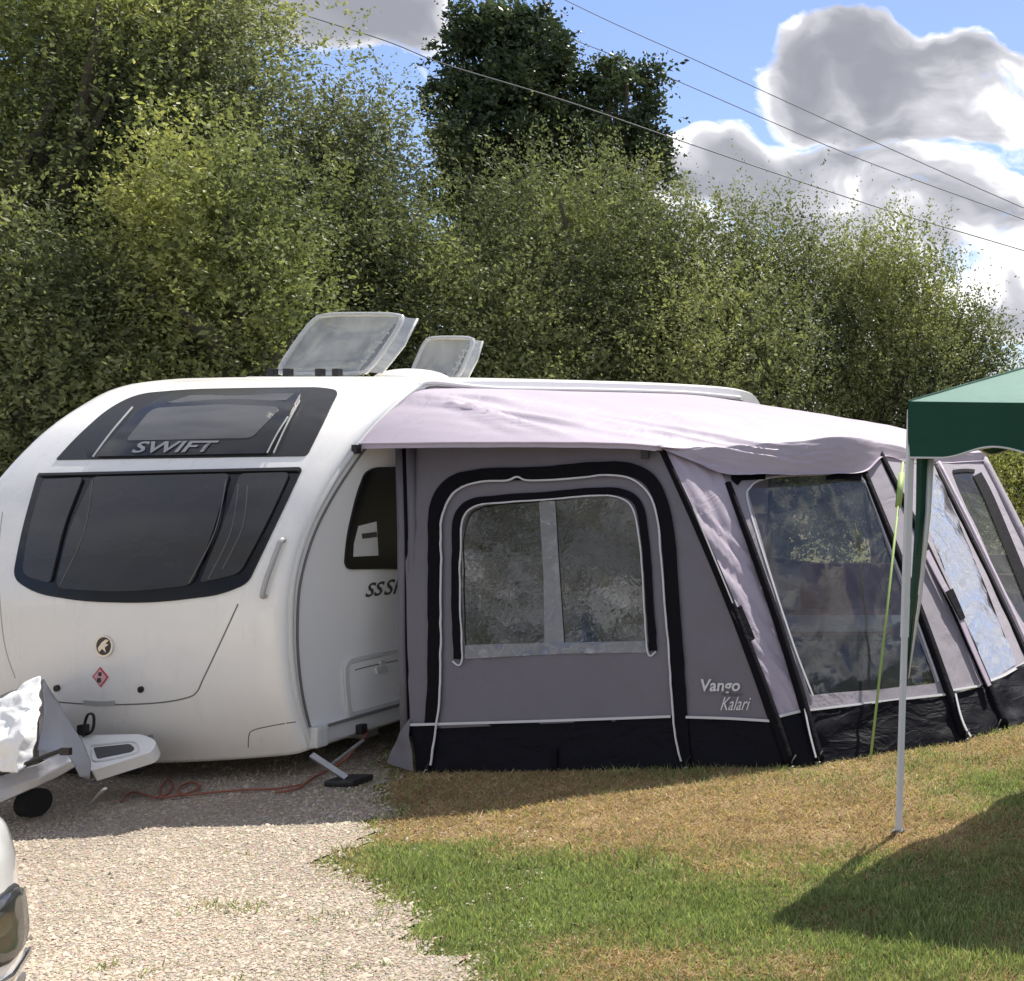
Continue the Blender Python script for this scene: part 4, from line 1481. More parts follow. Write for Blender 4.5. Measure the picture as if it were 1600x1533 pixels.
# ------------------------------------------------------------------ awning
awn = empty('awning', tuple(gnd(900, 1205)), 'grey and lilac inflatable awning with black bands and clear windows beside the caravan', 'awning')
L1 = [(1035, 700, 8.4), (1238, 1200, EYE * F / 530)]
L2 = [(1128, 741, 8.65), (1278, 1195, EYE * F / 525)]
L3 = [(1350, 738, 9.6), (1508, 1157, EYE * F / 487)]
L4 = [(1374, 704, 9.9), (1573, 1139, EYE * F / 469)]
L5 = [(1458, 722, 11.2), (1642, 1108, EYE * F / 438)]
L6 = [(1537, 718, 12.0), (1712, 1078, EYE * F / 408)]
GB = [(625, 684, 8.3), (640, 1207, EYE * F / 537)]
q_gable = quad_surf([GB[0], L1[0], L1[1], GB[1]])
q_w1 = quad_surf([L1[0], L2[0], L2[1], L1[1]])
q_w2 = quad_surf([L2[0], L3[0], L3[1], L2[1]])
q_w3 = quad_surf([L3[0], L4[0], L4[1], L3[1]])
q_w4 = quad_surf([L4[0], L5[0], L5[1], L4[1]])
q_w5 = quad_surf([L5[0], L6[0], L6[1], L5[1]])


def creases(cx, cy, n, a0, a1, amp, reach, seed):
    """ridges that fan out of a corner (photograph px), as a displacement"""
    rnd = random.Random(seed)
    ang = [(rnd.uniform(a0, a1), rnd.uniform(0.012, 0.035), rnd.uniform(0.4, 1.0) * rnd.choice((-1, 1, 1)), rnd.uniform(0.4, 1.0) * reach) for _ in range(n)]

    def f(x, y):
        dx, dy = x - cx, y - cy
        r = math.hypot(dx, dy)
        if r < 8:
            return 0.0
        a = math.atan2(dy, dx)
        s = 0.0
        for (m, w, k, rc) in ang:
            s += k * math.exp(-((a - m) / w) ** 2) * math.exp(-(r / rc) ** 2) * min(1, max(0.0, r - 15) / 130)
        return s * amp
    return f


def runs(ang, across, along_, amp, seed):
    ca, sa = math.cos(ang), math.sin(ang)
    return lambda x, y: amp * (0.5 - abs(noise.noise(V(((-x * sa + y * ca) / across, (x * ca + y * sa) / along_, seed)))) * 2.2)


def add_f(*fs):
    return lambda x, y: sum(f(x, y) for f in fs)


def slack(amp, sx, sy, seed):
    return lambda x, y: amp * (noise.noise(V((x / sx, y / sy, seed))) + 0.5 * noise.noise(V((x / sx * 2.3, y / sy * 2.3, seed + 5))))


# gable wall (faces the camera): cloth with a zipped-in window door
WIN = rounded([(721, 1008), (720, 835), (733, 798), (770, 788), (850, 782), (960, 777), (990, 795), (1002, 840), (1012, 1003), (880, 1006)], [2, 20, 14, 14, 20, 20, 14, 20, 2, 2], step=16)
gdis = add_f(creases(1035, 702, 7, 2.2, 3.05, 0.010, 260, 3), creases(640, 700, 5, 0.5, 1.2, 0.008, 260, 4), slack(0.008, 90, 160, 2.0), runs(0.8, 30, 260, 0.008, 6.0), runs(2.5, 24, 200, 0.005, 12.0))
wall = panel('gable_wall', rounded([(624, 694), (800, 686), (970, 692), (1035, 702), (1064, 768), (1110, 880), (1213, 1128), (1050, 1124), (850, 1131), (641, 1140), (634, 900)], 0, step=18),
             q_gable, M['wallcloth'], awn, step=13, disp=gdis, holes=[WIN], thick=0.003)
w_sk = panel('gable_skirt', rounded([(641, 1132), (850, 1126), (1050, 1119), (1212, 1125), (1240, 1200), (1180, 1206), (1070, 1203), (960, 1209), (850, 1208), (740, 1212), (652, 1207)], 0, step=18),
             q_gable, M['navy'], awn, step=13, off=0.006, disp=slack(0.014, 60, 40, 7.0), thick=0.004)
strip('piping', [(641, 1133), (850, 1127), (1050, 1120)], 4, q_gable, M['piping'], w_sk, off=0.022, thick=0.006, disp=slack(0.006, 60, 40, 7.0))
strip('piping', [(1074, 1121), (1140, 1123), (1206, 1127)], 4, q_gable, M['piping'], w_sk, off=0.022, thick=0.006)
strip('skirt_seam', [(868, 1170), (868, 1207)], 9, q_gable, M['band'], w_sk, off=0.020, thick=0.006)
strip('door_band', [(664, 1203), (672, 1150), (680, 1080), (681, 960), (681, 850), (685, 790), (706, 758), (745, 745), (850, 740), (940, 733), (990, 736), (1022, 758), (1040, 810), (1050, 900), (1062, 1080), (1071, 1200)],
      (20, 21), q_gable, M['band'], wall, off=0.016, thick=0.006, n=8, disp=gdis)
strip('door_piping', [(676, 1196), (683, 1150), (691, 1080), (692, 960), (692, 850), (696, 803), (714, 771), (750, 755), (795, 753), (812, 747), (830, 752), (900, 749), (960, 744), (998, 755), (1024, 790), (1034, 860), (1046, 1000), (1055, 1130), (1066, 1190)],
      2.6, q_gable, M['piping'], wall, off=0.024, thick=0.006, n=8, disp=gdis)
strip('window_band', [(716, 1030), (713, 940), (713, 850), (716, 812), (732, 790), (765, 782), (850, 775), (930, 769), (975, 771), (1000, 792), (1010, 850), (1016, 930), (1022, 1017)],
      (11, 12), q_gable, M['band'], wall, off=0.014, thick=0.005, n=8, disp=gdis)
strip('window_piping', [(710, 1034), (724, 1033), (722, 940), (722, 850), (727, 812), (742, 795), (770, 788), (850, 782), (930, 776), (970, 779), (992, 798), (1002, 850), (1008, 930), (1014, 1019), (1027, 1019)],
      2.2, q_gable, M['piping'], wall, off=0.021, thick=0.004, n=8, disp=gdis)
panel('window_sheet', WIN, q_gable, M['pvc_dark'], wall, step=18, off=-0.002, thick=0.0, disp=slack(0.0005, 90, 140, 11.0))
panel('window_flap', rounded([(843, 784), (868, 783), (873, 870), (882, 1003), (878, 1022), (852, 1024), (850, 900)], 3, step=16), q_gable, M['pvc_strip'], wall, step=16, off=0.006, thick=0.003)
panel('window_hem', rounded([(728, 1008), (850, 1005), (1012, 1002), (1016, 1020), (880, 1022), (800, 1026), (728, 1030)], 3, step=16), q_gable, M['pvc_strip'], wall, step=14, off=0.010, thick=0.003, disp=slack(0.006, 20, 20, 3.0))

text_on('lettering', 'Vango', 1095, 1080, 25, 26, q_gable, M['paleprint'], wall, shear=0.15, off=0.018, bold=0.02)
text_on('lettering', 'AirBeam', 1128, 1088, 9.5, 9, q_gable, M['grey_letter'], wall, shear=0.2, off=0.018)
text_on('lettering', 'Kalari', 1126, 1110, 19, 30, q_gable, M['paleprint'], wall, shear=0.5, off=0.018)
# pad and pole between gable and caravan side
for (x0, x1, w, mt) in [(625, 0, 0.034, 'wallcloth'), (633, 0, 0.020, 'band'), (641, 0, 0.030, 'wallcloth')]:
    a, b = at(x0, 700, 8.26), at(x0 + 9, 1150, 7.88)
    tube_obj('corner_pad', [a, a.lerp(b, 0.3) + V((0.004, 0, 0)), a.lerp(b, 0.7) + V((-0.006, 0, 0)), b], w * 0.8, M[mt], awn, seg=10)
panel('draught_flap', rounded([(640, 1122), (645, 1206), (604, 1192), (612, 1170)], 2, step=12), quad_surf([(600, 1120, 7.86), (650, 1120, 7.80), (650, 1207, 7.72), (600, 1207, 7.76)]), M['wallcloth'], awn, step=10, disp=slack(0.02, 25, 40, 3.0), thick=0.003)

# front wall bays
w1d = add_f(runs(0.80, 10, 190, 0.014, 4.0), runs(1.08, 15, 260, 0.012, 9.0))
b1 = panel('front_panel', rounded([(1033, 698), (1080, 716), (1128, 741), (1150, 800), (1258, 1110), (1215, 1122), (1150, 975), (1090, 835)], 0, step=16), q_w1, M['lilac'], awn, step=5, disp=w1d, thick=0.003)
panel('front_skirt', rounded([(1213, 1120), (1258, 1110), (1280, 1196), (1240, 1201)], 0, step=14), q_w1, M['navy'], awn, step=11, off=0.004, disp=slack(0.01, 30, 40, 1.0), thick=0.004)
strip('piping', [(1216, 1121), (1236, 1116), (1258, 1111)], 4, q_w1, M['piping'], b1, off=0.016, thick=0.006)


def beam(path, rad, name='air_beam', mat='band'):
    """an inflated beam under its sleeve: a tapered tube along a frame line"""
    return tube_obj(name, smooth_path([at(*p) for p in path], 5), rad, M[mat], awn, seg=10)


def lerp_line(L, k, dx=0.0, dD=0.0):
    a, b = L
    inv = (1 - k) / a[2] + k / b[2]
    return (a[0] + (b[0] - a[0]) * k + dx, a[1] + (b[1] - a[1]) * k, 1 / inv + dD)


bm1 = beam([lerp_line(L1, k, dx=10 * math.sin(math.pi * k) - 2) for k in (0.0, .15, .3, .5, .7, .85, .985)], [0.018 + 0.019 * (i / 30) for i in range(31)])
strip('beam_flap', [(1145, 955), (1160, 985), (1170, 1005)], (20, 12), q_w1, M['band'], bm1, off=0.045, thick=0.02)
strip('beam_seam', [(1078, 800), (1110, 876), (1140, 948)], 1.8, q_w1, M['trim'], bm1, off=0.05, thick=0.006)
box_obj('beam_valve', at(1008, 708, 8.33), (0.05, 0.03, 0.08), M['black'], awn, rz=0.3, bev=0.01)
bm2 = beam([lerp_line(L2, k, dx=7 * math.sin(math.pi * k) + 4) for k in (0.03, .15, .3, .5, .7, .85, .985)], [0.020 + 0.012 * (i / 30) for i in range(31)])
# bay with the big clear window
W2 = rounded([(1168, 768), (1180, 750), (1225, 744), (1330, 743), (1352, 756), (1385, 850), (1462, 1068), (1360, 1078), (1266, 1086), (1215, 930)], [10, 14, 10, 14, 14, 10, 4, 4, 6, 10], step=16)
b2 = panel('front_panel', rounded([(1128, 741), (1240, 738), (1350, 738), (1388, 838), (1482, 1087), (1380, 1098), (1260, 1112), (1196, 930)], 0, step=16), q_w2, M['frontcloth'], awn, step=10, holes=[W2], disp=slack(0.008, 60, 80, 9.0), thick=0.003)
panel('window_sheet', W2, q_w2, M['pvc'], b2, step=18, off=-0.002, thick=0.0, disp=slack(0.010, 50, 90, 12.0))
strip('window_piping', [(1270, 1088), (1240, 1010), (1200, 890), (1168, 785), (1172, 762), (1190, 750), (1230, 744), (1320, 742), (1348, 750), (1362, 780), (1395, 868), (1430, 965), (1466, 1066)], 2.6, q_w2, M['piping'], b2, off=0.008, thick=0.006)
strip('window_band', [(1290, 748), (1315, 745), (1345, 746)], (6, 12), q_w2, M['band'], b2, off=0.012, thick=0.006)
strip('window_band', [(1158, 752), (1150, 744), (1165, 742), (1195, 741)], 18, q_w2, M['band'], b2, off=0.010, thick=0.006)
strip('piping', [(1262, 1111), (1380, 1097), (1480, 1086)], 3.4, q_w2, M['piping'], b2, off=0.012, thick=0.006)
s2 = panel('front_skirt', rounded([(1258, 1110), (1380, 1098), (1483, 1086), (1509, 1158), (1440, 1171), (1360, 1184), (1280, 1196)], 0, step=16), q_w2, M['navy'], awn, step=12, off=0.002, disp=slack(0.022, 60, 30, 5.0), thick=0.004)
bm3 = beam([lerp_line(L3, k, dx=5 * math.sin(math.pi * k)) for k in (0.0, .15, .3, .5, .7, .85, .985)], [0.026 + 0.008 * (i / 30) for i in range(31)])
strip('beam_piping', [(1487, 1090), (1494, 1120), (1502, 1142), (1511, 1157)], 2.6, q_w3, M['piping'], bm3, off=0.05, thick=0.006)
strip('beam_piping', [(1254, 1112), (1262, 1150), (1272, 1188)], 2.6, q_w2, M['piping'], bm2, off=0.045, thick=0.006)
b3 = panel('front_panel', rounded([(1350, 738), (1374, 704), (1440, 845), (1538, 1070), (1484, 1086), (1388, 838)], 0, step=16), q_w3, M['frontcloth'], awn, step=12, disp=add_f(slack(0.008, 40, 90, 6.0), runs(0.9, 12, 90, 0.008, 3.0)), thick=0.003)
strip('piping', [(1486, 1080), (1510, 1076), (1530, 1073)], 3.4, q_w3, M['piping'], b3, off=0.012, thick=0.006)
panel('front_skirt', rounded([(1484, 1085), (1540, 1072), (1575, 1140), (1540, 1152), (1509, 1158)], 0, step=16), q_w3, M['navy'], awn, step=12, off=0.002, disp=slack(0.016, 40, 30, 5.5), thick=0.004)
bm4 = beam([lerp_line(L4, k, dx=6 * math.sin(math.pi * k) - 2) for k in (0.0, .15, .3, .5, .7, .85, .985)], [0.028 + 0.008 * (i / 30) for i in range(31)])
strip('beam_sleeve_edge', [(1441, 868), (1465, 915), (1487, 955), (1508, 1005), (1532, 1060), (1540, 1078)], (9, 5), q_w3, M['lilac'], bm4, off=0.055, thick=0.01)
strip('beam_flap', [(1476, 930), (1488, 955), (1497, 975)], (12, 8), q_w3, M['band'], bm4, off=0.065, thick=0.012)
W4 = rounded([(1440, 800), (1447, 735), (1470, 745), (1500, 820), (1588, 1038), (1548, 1062), (1500, 950)], [4, 10, 8, 8, 4, 4, 8], step=14)
b4 = panel('front_panel', rounded([(1374, 704), (1458, 722), (1500, 800), (1604, 1035), (1544, 1070), (1440, 845)], 0, step=16), q_w4, M['frontcloth'], awn, step=12, holes=[W4], disp=slack(0.010, 40, 90, 16.0), thick=0.003)
panel('window_sheet', W4, q_w4, M['pvc_shine'], b4, step=8, off=-0.001, thick=0.0, disp=add_f(slack(0.012, 26, 30, 19.0), slack(0.010, 9, 40, 20.0)))
strip('piping', [(1545, 1065), (1568, 1056), (1602, 1036)], 4, q_w4, M['piping'], b4, off=0.012, thick=0.006)
panel('front_skirt', rounded([(1542, 1068), (1602, 1036), (1645, 1106), (1610, 1124), (1575, 1140)], 0, step=14), q_w4, M['navy'], awn, step=9, off=0.004, disp=slack(0.045, 22, 22, 5.5), thick=0.004)
for dx, w in ((0, 0.022), (9, 0.016)):
    tube_obj('air_beam', smooth_path([at(*lerp_line(L5, k, dx=dx + 4 * math.sin(math.pi * k))) for k in (0.0, .2, .4, .6, .8, .985)], 4), w, M['band' if dx == 0 else 'lilac'], awn, seg=8)
W5 = rounded([(1488, 740), (1518, 736), (1535, 768), (1615, 960), (1600, 975), (1560, 905)], [5, 10, 8, 4, 4, 8], step=14)
b5 = panel('front_panel', rounded([(1458, 722), (1537, 718), (1580, 800), (1690, 1030), (1604, 1036), (1500, 810)], 0, step=16), q_w5, M['frontcloth'], awn, step=12, holes=[W5], disp=slack(0.010, 40, 90, 26.0), thick=0.003)
panel('window_sheet', W5, q_w5, M['pvc'], b5, step=16, off=-0.001, thick=0.0)
strip('window_band', [(1526, 742), (1545, 780), (1580, 865), (1625, 975)], (14, 18), q_w5, M['band'], b5, off=0.010, thick=0.006)
strip('window_band', [(1488, 738), (1505, 736), (1522, 737)], 5, q_w5, M['band'], b5, off=0.010, thick=0.006)
panel('front_skirt', rounded([(1604, 1036), (1690, 1030), (1712, 1080), (1645, 1107)], 0, step=14), q_w5, M['navy'], awn, step=12, off=0.004, thick=0.004)
tube_obj('air_beam', smooth_path([at(*lerp_line(L6, k, dx=4 * math.sin(math.pi * k))) for k in (0.0, .2, .4, .6, .8, .985)], 4), 0.04, M['frontcloth'], awn, seg=8)

# roof: from the rail curve on the caravan to the eave line, tensioned cloth
rail = [V((XR + 0.012, 8.05, 1.985)), V((XR + 0.012, 8.20, 2.13)), V((XR + 0.012, 8.36, 2.24)), V((XR + 0.012, 8.52, 2.33)), V((XR + 0.012, 8.9, 2.36)), V((XR + 0.012, 9.8, 2.375)), V((XR + 0.012, 10.9, 2.39)), V((XR + 0.012, 12.1, 2.40)), V((XR + 0.012, 13.1, 2.36))]
rail = smooth_path(rail, 12)
eave = [at(1035, 701, 8.36), at(1082, 720, 8.5), at(1131, 739, 8.63), at(1188, 739, 8.80), at(1245, 741, 9.05), at(1300, 739, 9.3), at(1350, 735, 9.58), at(1380, 712, 9.9), at(1420, 722, 10.5), at(1460, 723, 11.2), at(1500, 721, 11.6), at(1540, 719, 12.0)]
eave = smooth_path(eave, 9)


ridge = [at(1036, 698, 8.38), at(1082, 703, 8.52), at(1131, 704, 8.69), at(1190, 700, 8.87), at(1250, 697, 9.12), at(1305, 696, 9.38), at(1352, 698, 9.66), at(1382, 704, 9.98), at(1422, 714, 10.55), at(1460, 717, 11.22), at(1500, 716, 11.62), at(1540, 717, 12.0)]
ridge = smooth_path(ridge, 9)


def along(path, k):
    L = [0.0]
    for i in range(len(path) - 1):
        L.append(L[-1] + (path[i + 1] - path[i]).length)
    s = k * L[-1]
    for i in range(len(path) - 1):
        if L[i + 1] >= s:
            return path[i].lerp(path[i + 1], (s - L[i]) / max(1e-9, L[i + 1] - L[i]))
    return path[-1].copy()


NS, NVV = 210, 96
rv, rf = [], []


def streaks(ang, across, along_, amp, seed):
    # long soft runs in the cloth: noise stretched along one direction (photograph px)
    ca, sa = math.cos(ang), math.sin(ang)
    return lambda x, y: amp * (0.5 - abs(noise.noise(V(((-x * sa + y * ca) / across, (x * ca + y * sa) / along_, seed)))) * 2.2)


fan1 = add_f(creases(642, 612, 9, 0.08, 0.42, 0.048, 560, 31), streaks(0.20, 13, 420, 0.016, 2.0))
fan2 = creases(1374, 704, 14, 2.75, 3.25, 0.034, 380, 33)
fan3 = creases(1040, 700, 8, 2.9, 3.35, 0.014, 300, 35)
fan4 = add_f(creases(1040, 700, 10, 0.0, 0.5, 0.030, 360, 36), streaks(0.12, 14, 380, 0.014, 7.0))
for i in range(NS + 1):
    k = i / NS
    a, b = along(rail, k ** 0.9), along(eave, k ** 1.05)
    rg = ridge[0].lerp(ridge[-1], 0)
    fe = k ** 1.05
    rg = along(ridge, fe)
    for j in range(NVV + 1):
        v = j / NVV
        # the cloth rounds over a soft shoulder before it drops to the eave
        vb = 0.74
        p = a.lerp(rg, v / vb) if v < vb else rg.lerp(b, (v - vb) / (1 - vb))
        if abs(v - vb) < 0.10:
            w_ = 1 - abs(v - vb) / 0.10
            p -= V((0.25, 0.0, 1.0)).normalized() * 0.014 * w_ * w_
        # the near edge sags a little; the cloth is tight along its lines of pull
        p.z += 0.07 * math.sin(math.pi * v) * min(1, k * 3) + 0.02 * math.sin(math.pi * v)
        nr = max(0.0, 1 - k / 0.06)
        p.y -= 0.13 * nr * math.sin(math.pi * min(1, v * 1.15 + 0.02)) ** 0.5
        x, y = to_px(p)
        edge = min(1.0, min(v, 1 - v) * 8 + 0.10) * min(1.0, k * 12 + 0.05)
        d = (fan1(x, y) + fan2(x, y) + fan3(x, y) + fan4(x, y)) * edge
        # slack runs between rail and eave
        q = V((k * 7.0 + v * 2.5, v * 1.2, 3.0))
        d += 0.012 * edge * noise.noise(q) + 0.004 * edge * (0.5 - abs(noise.noise(q * 3.1 + V((4, 4, 4)))) * 2)
        p += V((0.15, -0.1, 1.0)).normalized() * d
        rv.append(p)
for i in range(NS):
    for j in range(NVV):
        a = i * (NVV + 1) + j
        rf.append((a, a + 1, a + NVV + 2, a + NVV + 1))
n0 = len(rv)
rv2 = rv + [p - V((0, 0, 0.004)) for p in rv]
rf2 = rf + [tuple(q + n0 for q in f[::-1]) for f in rf]
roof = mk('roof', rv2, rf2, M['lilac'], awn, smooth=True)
# fold of roof cloth over the big window's head, hanging as a small valance
hem = [rv[i * (NVV + 1) + NVV] for i in range(NS + 1)]
hv, hf = [], []
for i, p in enumerate(hem):
    x, y = to_px(p)
    drop = 0.006 + 0.003 * noise.noise(V((x / 50, 0, 3)))
    hv += [p, p + V((0.02, -0.015, -drop))]
for i in range(NS):
    hf.append((i * 2, i * 2 + 1, i * 2 + 3, i * 2 + 2))
mk('roof_hem', hv, hf, M['lilac'], roof, smooth=True)
edge_pts = [rv[j] for j in range(NVV + 1)]
tube_obj('roof_edge', edge_pts[::3], 0.008, M['lilac'], roof, seg=6)
ev, ef = [], []
for j, p in enumerate(edge_pts):
    ev += [p, p + V((0, -0.004, -0.030 - 0.003 * noise.noise(p * 3)))]
for j in range(len(edge_pts) - 1):
    ef.append((j * 2, j * 2 + 1, j * 2 + 3, j * 2 + 2))
mk('roof_hem', ev, ef, M['lilac'], roof, smooth=True)
# dark under-edge shadow strip of the gable header is the inner wall itself; rear gable with its own window
ra, rb = V((XR + 0.03, 13.0, 2.36)), at(*L6[0])
rc, rd_ = at(*L6[1]), V((XR + 0.03, 12.6, 0.0))


def q_rear(u, v):
    return ra * (1 - u) * (1 - v) + rb * u * (1 - v) + rc * u * v + rd_ * (1 - u) * v


def grid3d(name, fn, u0, u1, v0, v1, nu, nv, mat, parent, hole=None, **pr):
    vs, fs = [], []
    for j in range(nv + 1):
        for i in range(nu + 1):
            vs.append(fn(u0 + (u1 - u0) * i / nu, v0 + (v1 - v0) * j / nv))
    for j in range(nv):
        for i in range(nu):
            u, v = u0 + (u1 - u0) * (i + .5) / nu, v0 + (v1 - v0) * (j + .5) / nv
            if hole and hole[0] < u < hole[1] and hole[2] < v < hole[3]:
                continue
            a = j * (nu + 1) + i
            fs.append((a, a + 1, a + nu + 2, a + nu + 1))
    return mk(name, vs, fs, mat, parent, **pr)


rear = grid3d('rear_wall', q_rear, 0, 1, 0, 0.84, 20, 21, M['wallcloth'], awn, hole=(0.15, 0.96, 0.20, 0.64))
grid3d('rear_skirt', q_rear, 0, 1, 0.84, 1.0, 10, 2, M['navy'], awn)
grid3d('window_sheet', q_rear, 0.15, 0.95, 0.20, 0.64, 4, 3, M['pvc'], rear)
for u in (0.15, 0.50, 0.56, 0.95):
    tube_obj('window_band', [q_rear(u, 0.19), q_rear(u, 0.65)], 0.022, M['band'], rear, seg=6)
tube_obj('window_band', [q_rear(0.15, 0.64), q_rear(0.85, 0.64)], 0.024, M['band'], rear, seg=6)
# inner steadying pole seen through the window
tube_obj('roof_pole', [V((-4.55, 9.4, 0.02)), V((-4.55, 9.4, 2.0))], 0.02, M['black'], awn, seg=8)

# things inside the awning, seen through the big window
tb = empty('camping_table', (-4.0, 9.75, 0), 'low table with a pale top inside the awning, seen through the big front window', 'table')
box_obj('table_top', (-4.0, 9.75, 0.60), (1.25, 0.62, 0.035), M['table_top'], tb, bev=0.01)
for sx in (-0.55, 0.55):
    for sy in (-0.25, 0.25):
        tube_obj('leg', [(-4.0 + sx, 9.75 + sy, 0.58), (-4.0 + sx * 1.05, 9.75 + sy * 1.1, 0.0)], 0.013, M['black'], tb, seg=6)
sf = empty('folding_seat', (-4.1, 11.2, 0), 'reddish brown folding seat inside the awning behind the low table', 'seat')
box_obj('seat_cushion', (-4.1, 11.15, 0.40), (1.5, 0.55, 0.16), M['brown_cloth'], sf, bev=0.04)
box_obj('backrest', (-4.1, 11.46, 0.66), (1.5, 0.12, 0.44), M['brown_cloth'], sf, bev=0.04)
for sx in (-0.68, 0.68):
    for sy in (-0.2, 0.2):
        tube_obj('leg', [(-4.1 + sx, 11.15 + sy, 0.36), (-4.1 + sx, 11.15 + sy, 0.0)], 0.014, M['black'], sf, seg=6)
bx = empty('reflection_box', (-3.95, 9.85, 0), 'dark box under the pale table, added for a dark reflection in the awning window', 'box')  # added shape: its dark front stands for a reflection in the window sheet
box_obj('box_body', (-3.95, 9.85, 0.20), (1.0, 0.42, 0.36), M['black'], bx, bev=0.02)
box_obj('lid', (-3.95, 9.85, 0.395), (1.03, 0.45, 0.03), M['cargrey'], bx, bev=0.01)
# caravan door inside the awning
dv = [V((XR + 0.006, 10.9, 0.25)), V((XR + 0.006, 11.5, 0.25)), V((XR + 0.006, 11.5, 2.15)), V((XR + 0.006, 10.9, 2.15))]
box_obj('entrance_door', (XR + 0.008, 11.2, 1.2), (0.03, 0.62, 1.9), M['side'], caravan, bev=0.01)
box_obj('side_window', (XR + 0.010, 9.7, 1.45), (0.03, 1.1, 0.62), M['black_glass'], caravan, bev=0.012)
box_obj('side_window', (XR + 0.010, 12.5, 1.45), (0.03, 0.9, 0.62), M['black_glass'], caravan, bev=0.012)

# pegs and their rubber straps at the foot of the awning
PEGS = [(664, 1210, 'steel peg at the awning corner nearest the caravan'), (1070, 1206, 'steel peg at the right foot of the awning door band'),
        (1236, 1205, 'steel peg at the near front corner of the awning'), (1278, 1198, 'steel peg at the foot of the second awning beam'),
        (1510, 1161, 'steel peg at the foot of the beam right of the big awning window'), (1560, 1146, 'steel peg among the far feet of the awning')]
for (x, y, lab) in PEGS:
    p = gnd(x, y)
    g = empty('tent_peg', tuple(p), lab, 'peg', 'pegs along the foot of the awning')
    tube_obj('pin', [p + V((-0.01, -0.02, -0.03)), p + V((0.0, 0, 0.025)), p + V((0.015, 0.0, 0.028))], 0.004, M['steel'], g, seg=6)
    tube_obj('rubber_strap', [p + V((0.0, 0, 0.02)), p + V((-0.01, 0.04, 0.05)), p + V((0, 0.07, 0.08))], 0.005, M['rubber'], g, seg=5)

# lime guy line from the awning eave to the turf
ga, gb = at(1411, 722, 9.4), gnd(1360, 1188)
o = tube_obj('guy_line', [ga, ga.lerp(gb, 0.5) + V((0, 0, -0.01)), gb], 0.0085, M['guy'], None, seg=6)
o['label'] = 'lime green guy line running down from the awning eave beside the gazebo leg'
o['category'] = 'guy line'
tube_obj('line_runner', [ga.lerp(gb, 0.045), ga.lerp(gb, 0.17)], 0.022, M['guy'], o, seg=6)

# ------------------------------------------------------------------ gazebo
gz_c = at(1420, 627, 6.85)
a_g = R(-17)
ux, uy = V((math.cos(a_g), math.sin(a_g), 0)), V((-math.sin(a_g), math.cos(a_g), 0))
SZ = 3.0
ZT = gz_c.z
ZV = at(1420, 715, 6.85).z
gz = empty('gazebo', (gz_c.x, gz_c.y, 0), 'dark green pop-up gazebo with a scalloped white-edged valance and white legs', 'gazebo')


def G3(u, v, z):
    p = V((gz_c.x, gz_c.y, 0)) + ux * u + uy * v
    p.z = z
    return p


peak = 0.66
N = 16
for k in range(4):
    # one triangular roof panel per side, slightly hollow between hips
    c = [(0, 0), (SZ, 0), (SZ, SZ), (0, SZ)]
    a, b = c[k], c[(k + 1) % 4]
    vs, fs = [], []
    idx = {}
    for i in range(N + 1):
        f = i / N
        for j in range(N - 0 + 1):
            s = j / N
            u = (a[0] * (1 - s) + b[0] * s) * (1 - f) + SZ / 2 * f
            v = (a[1] * (1 - s) + b[1] * s) * (1 - f) + SZ / 2 * f
            z = ZT + peak * f - 0.05 * math.sin(math.pi * s) * math.sin(math.pi * f) * (1 - f) + 0.004 * noise.noise(V((u * 4, v * 4, 2)))
            if i == 0:
                z -= 0.018 * math.sin(math.pi * s)
            idx[i, j] = len(vs)
            vs.append(G3(u, v, z))
    for i in range(N):
        for j in range(N):
            fs.append((idx[i, j], idx[i, j + 1], idx[i + 1, j + 1], idx[i + 1, j]))
    n0 = len(vs)
    vs += [p - V((0, 0, 0.003)) for p in vs]
    fs += [tuple(q + n0 for q in f[::-1]) for f in fs]
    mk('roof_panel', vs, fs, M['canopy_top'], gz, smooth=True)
    # valance with scallops
    out = V(((b[1] - a[1]) / SZ, -(b[0] - a[0]) / SZ))
    vs, fs, hemp = [], [], []
    NJ = 120
    for j in range(NJ + 1):
        s = j / NJ
        d = s * SZ
        # flat near the corners, arches between
        w = (d - 0.20) / (SZ - 0.4)
        arch = 0.0
        if 0 < w < 1:
            arch = 0.060 * (0.5 - 0.5 * math.cos(2 * math.pi * (w * 4 % 1.0)))
        wav = 0.012 * math.sin(s * 19) + 0.008 * math.sin(s * 47)
        zt = ZT - 0.018 * math.sin(math.pi * s)
        zb = ZV + arch
        for q in range(5):
            g = q / 4
            u = a[0] * (1 - s) + b[0] * s + out.x * (0.006 + wav * g * math.sin(math.pi * s) * 2)
            v = a[1] * (1 - s) + b[1] * s + out.y * (0.006 + wav * g * math.sin(math.pi * s) * 2)
            vs.append(G3(u, v, zt * (1 - g) + zb * g))
        hemp.append(vs[-1] + V((0, 0, 0)))
    for j in range(NJ):
        for q in range(4):
            A = j * 5 + q
            fs.append((A, A + 5, A + 6, A + 1))
    n0 = len(vs)
    inn = ux * (-out.x * 0.003) + uy * (-out.y * 0.003)
    vs += [p + inn for p in vs]
    fs += [tuple(q + n0 for q in f[::-1]) for f in fs]
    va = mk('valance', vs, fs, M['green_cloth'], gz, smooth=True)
    tube_obj('valance_piping', hemp, 0.006, M['paleprint'], va, seg=6)
for (u, v) in ((0, 0), (SZ, 0), (SZ, SZ), (0, SZ)):
    hp_ = [G3(u + (SZ / 2 - u) * f / 8, v + (SZ / 2 - v) * f / 8, ZT + peak * f / 8 + 0.002) for f in range(9)]
    tube_obj('hip_seam', hp_, 0.006, M['canopy_top'], gz, seg=6)
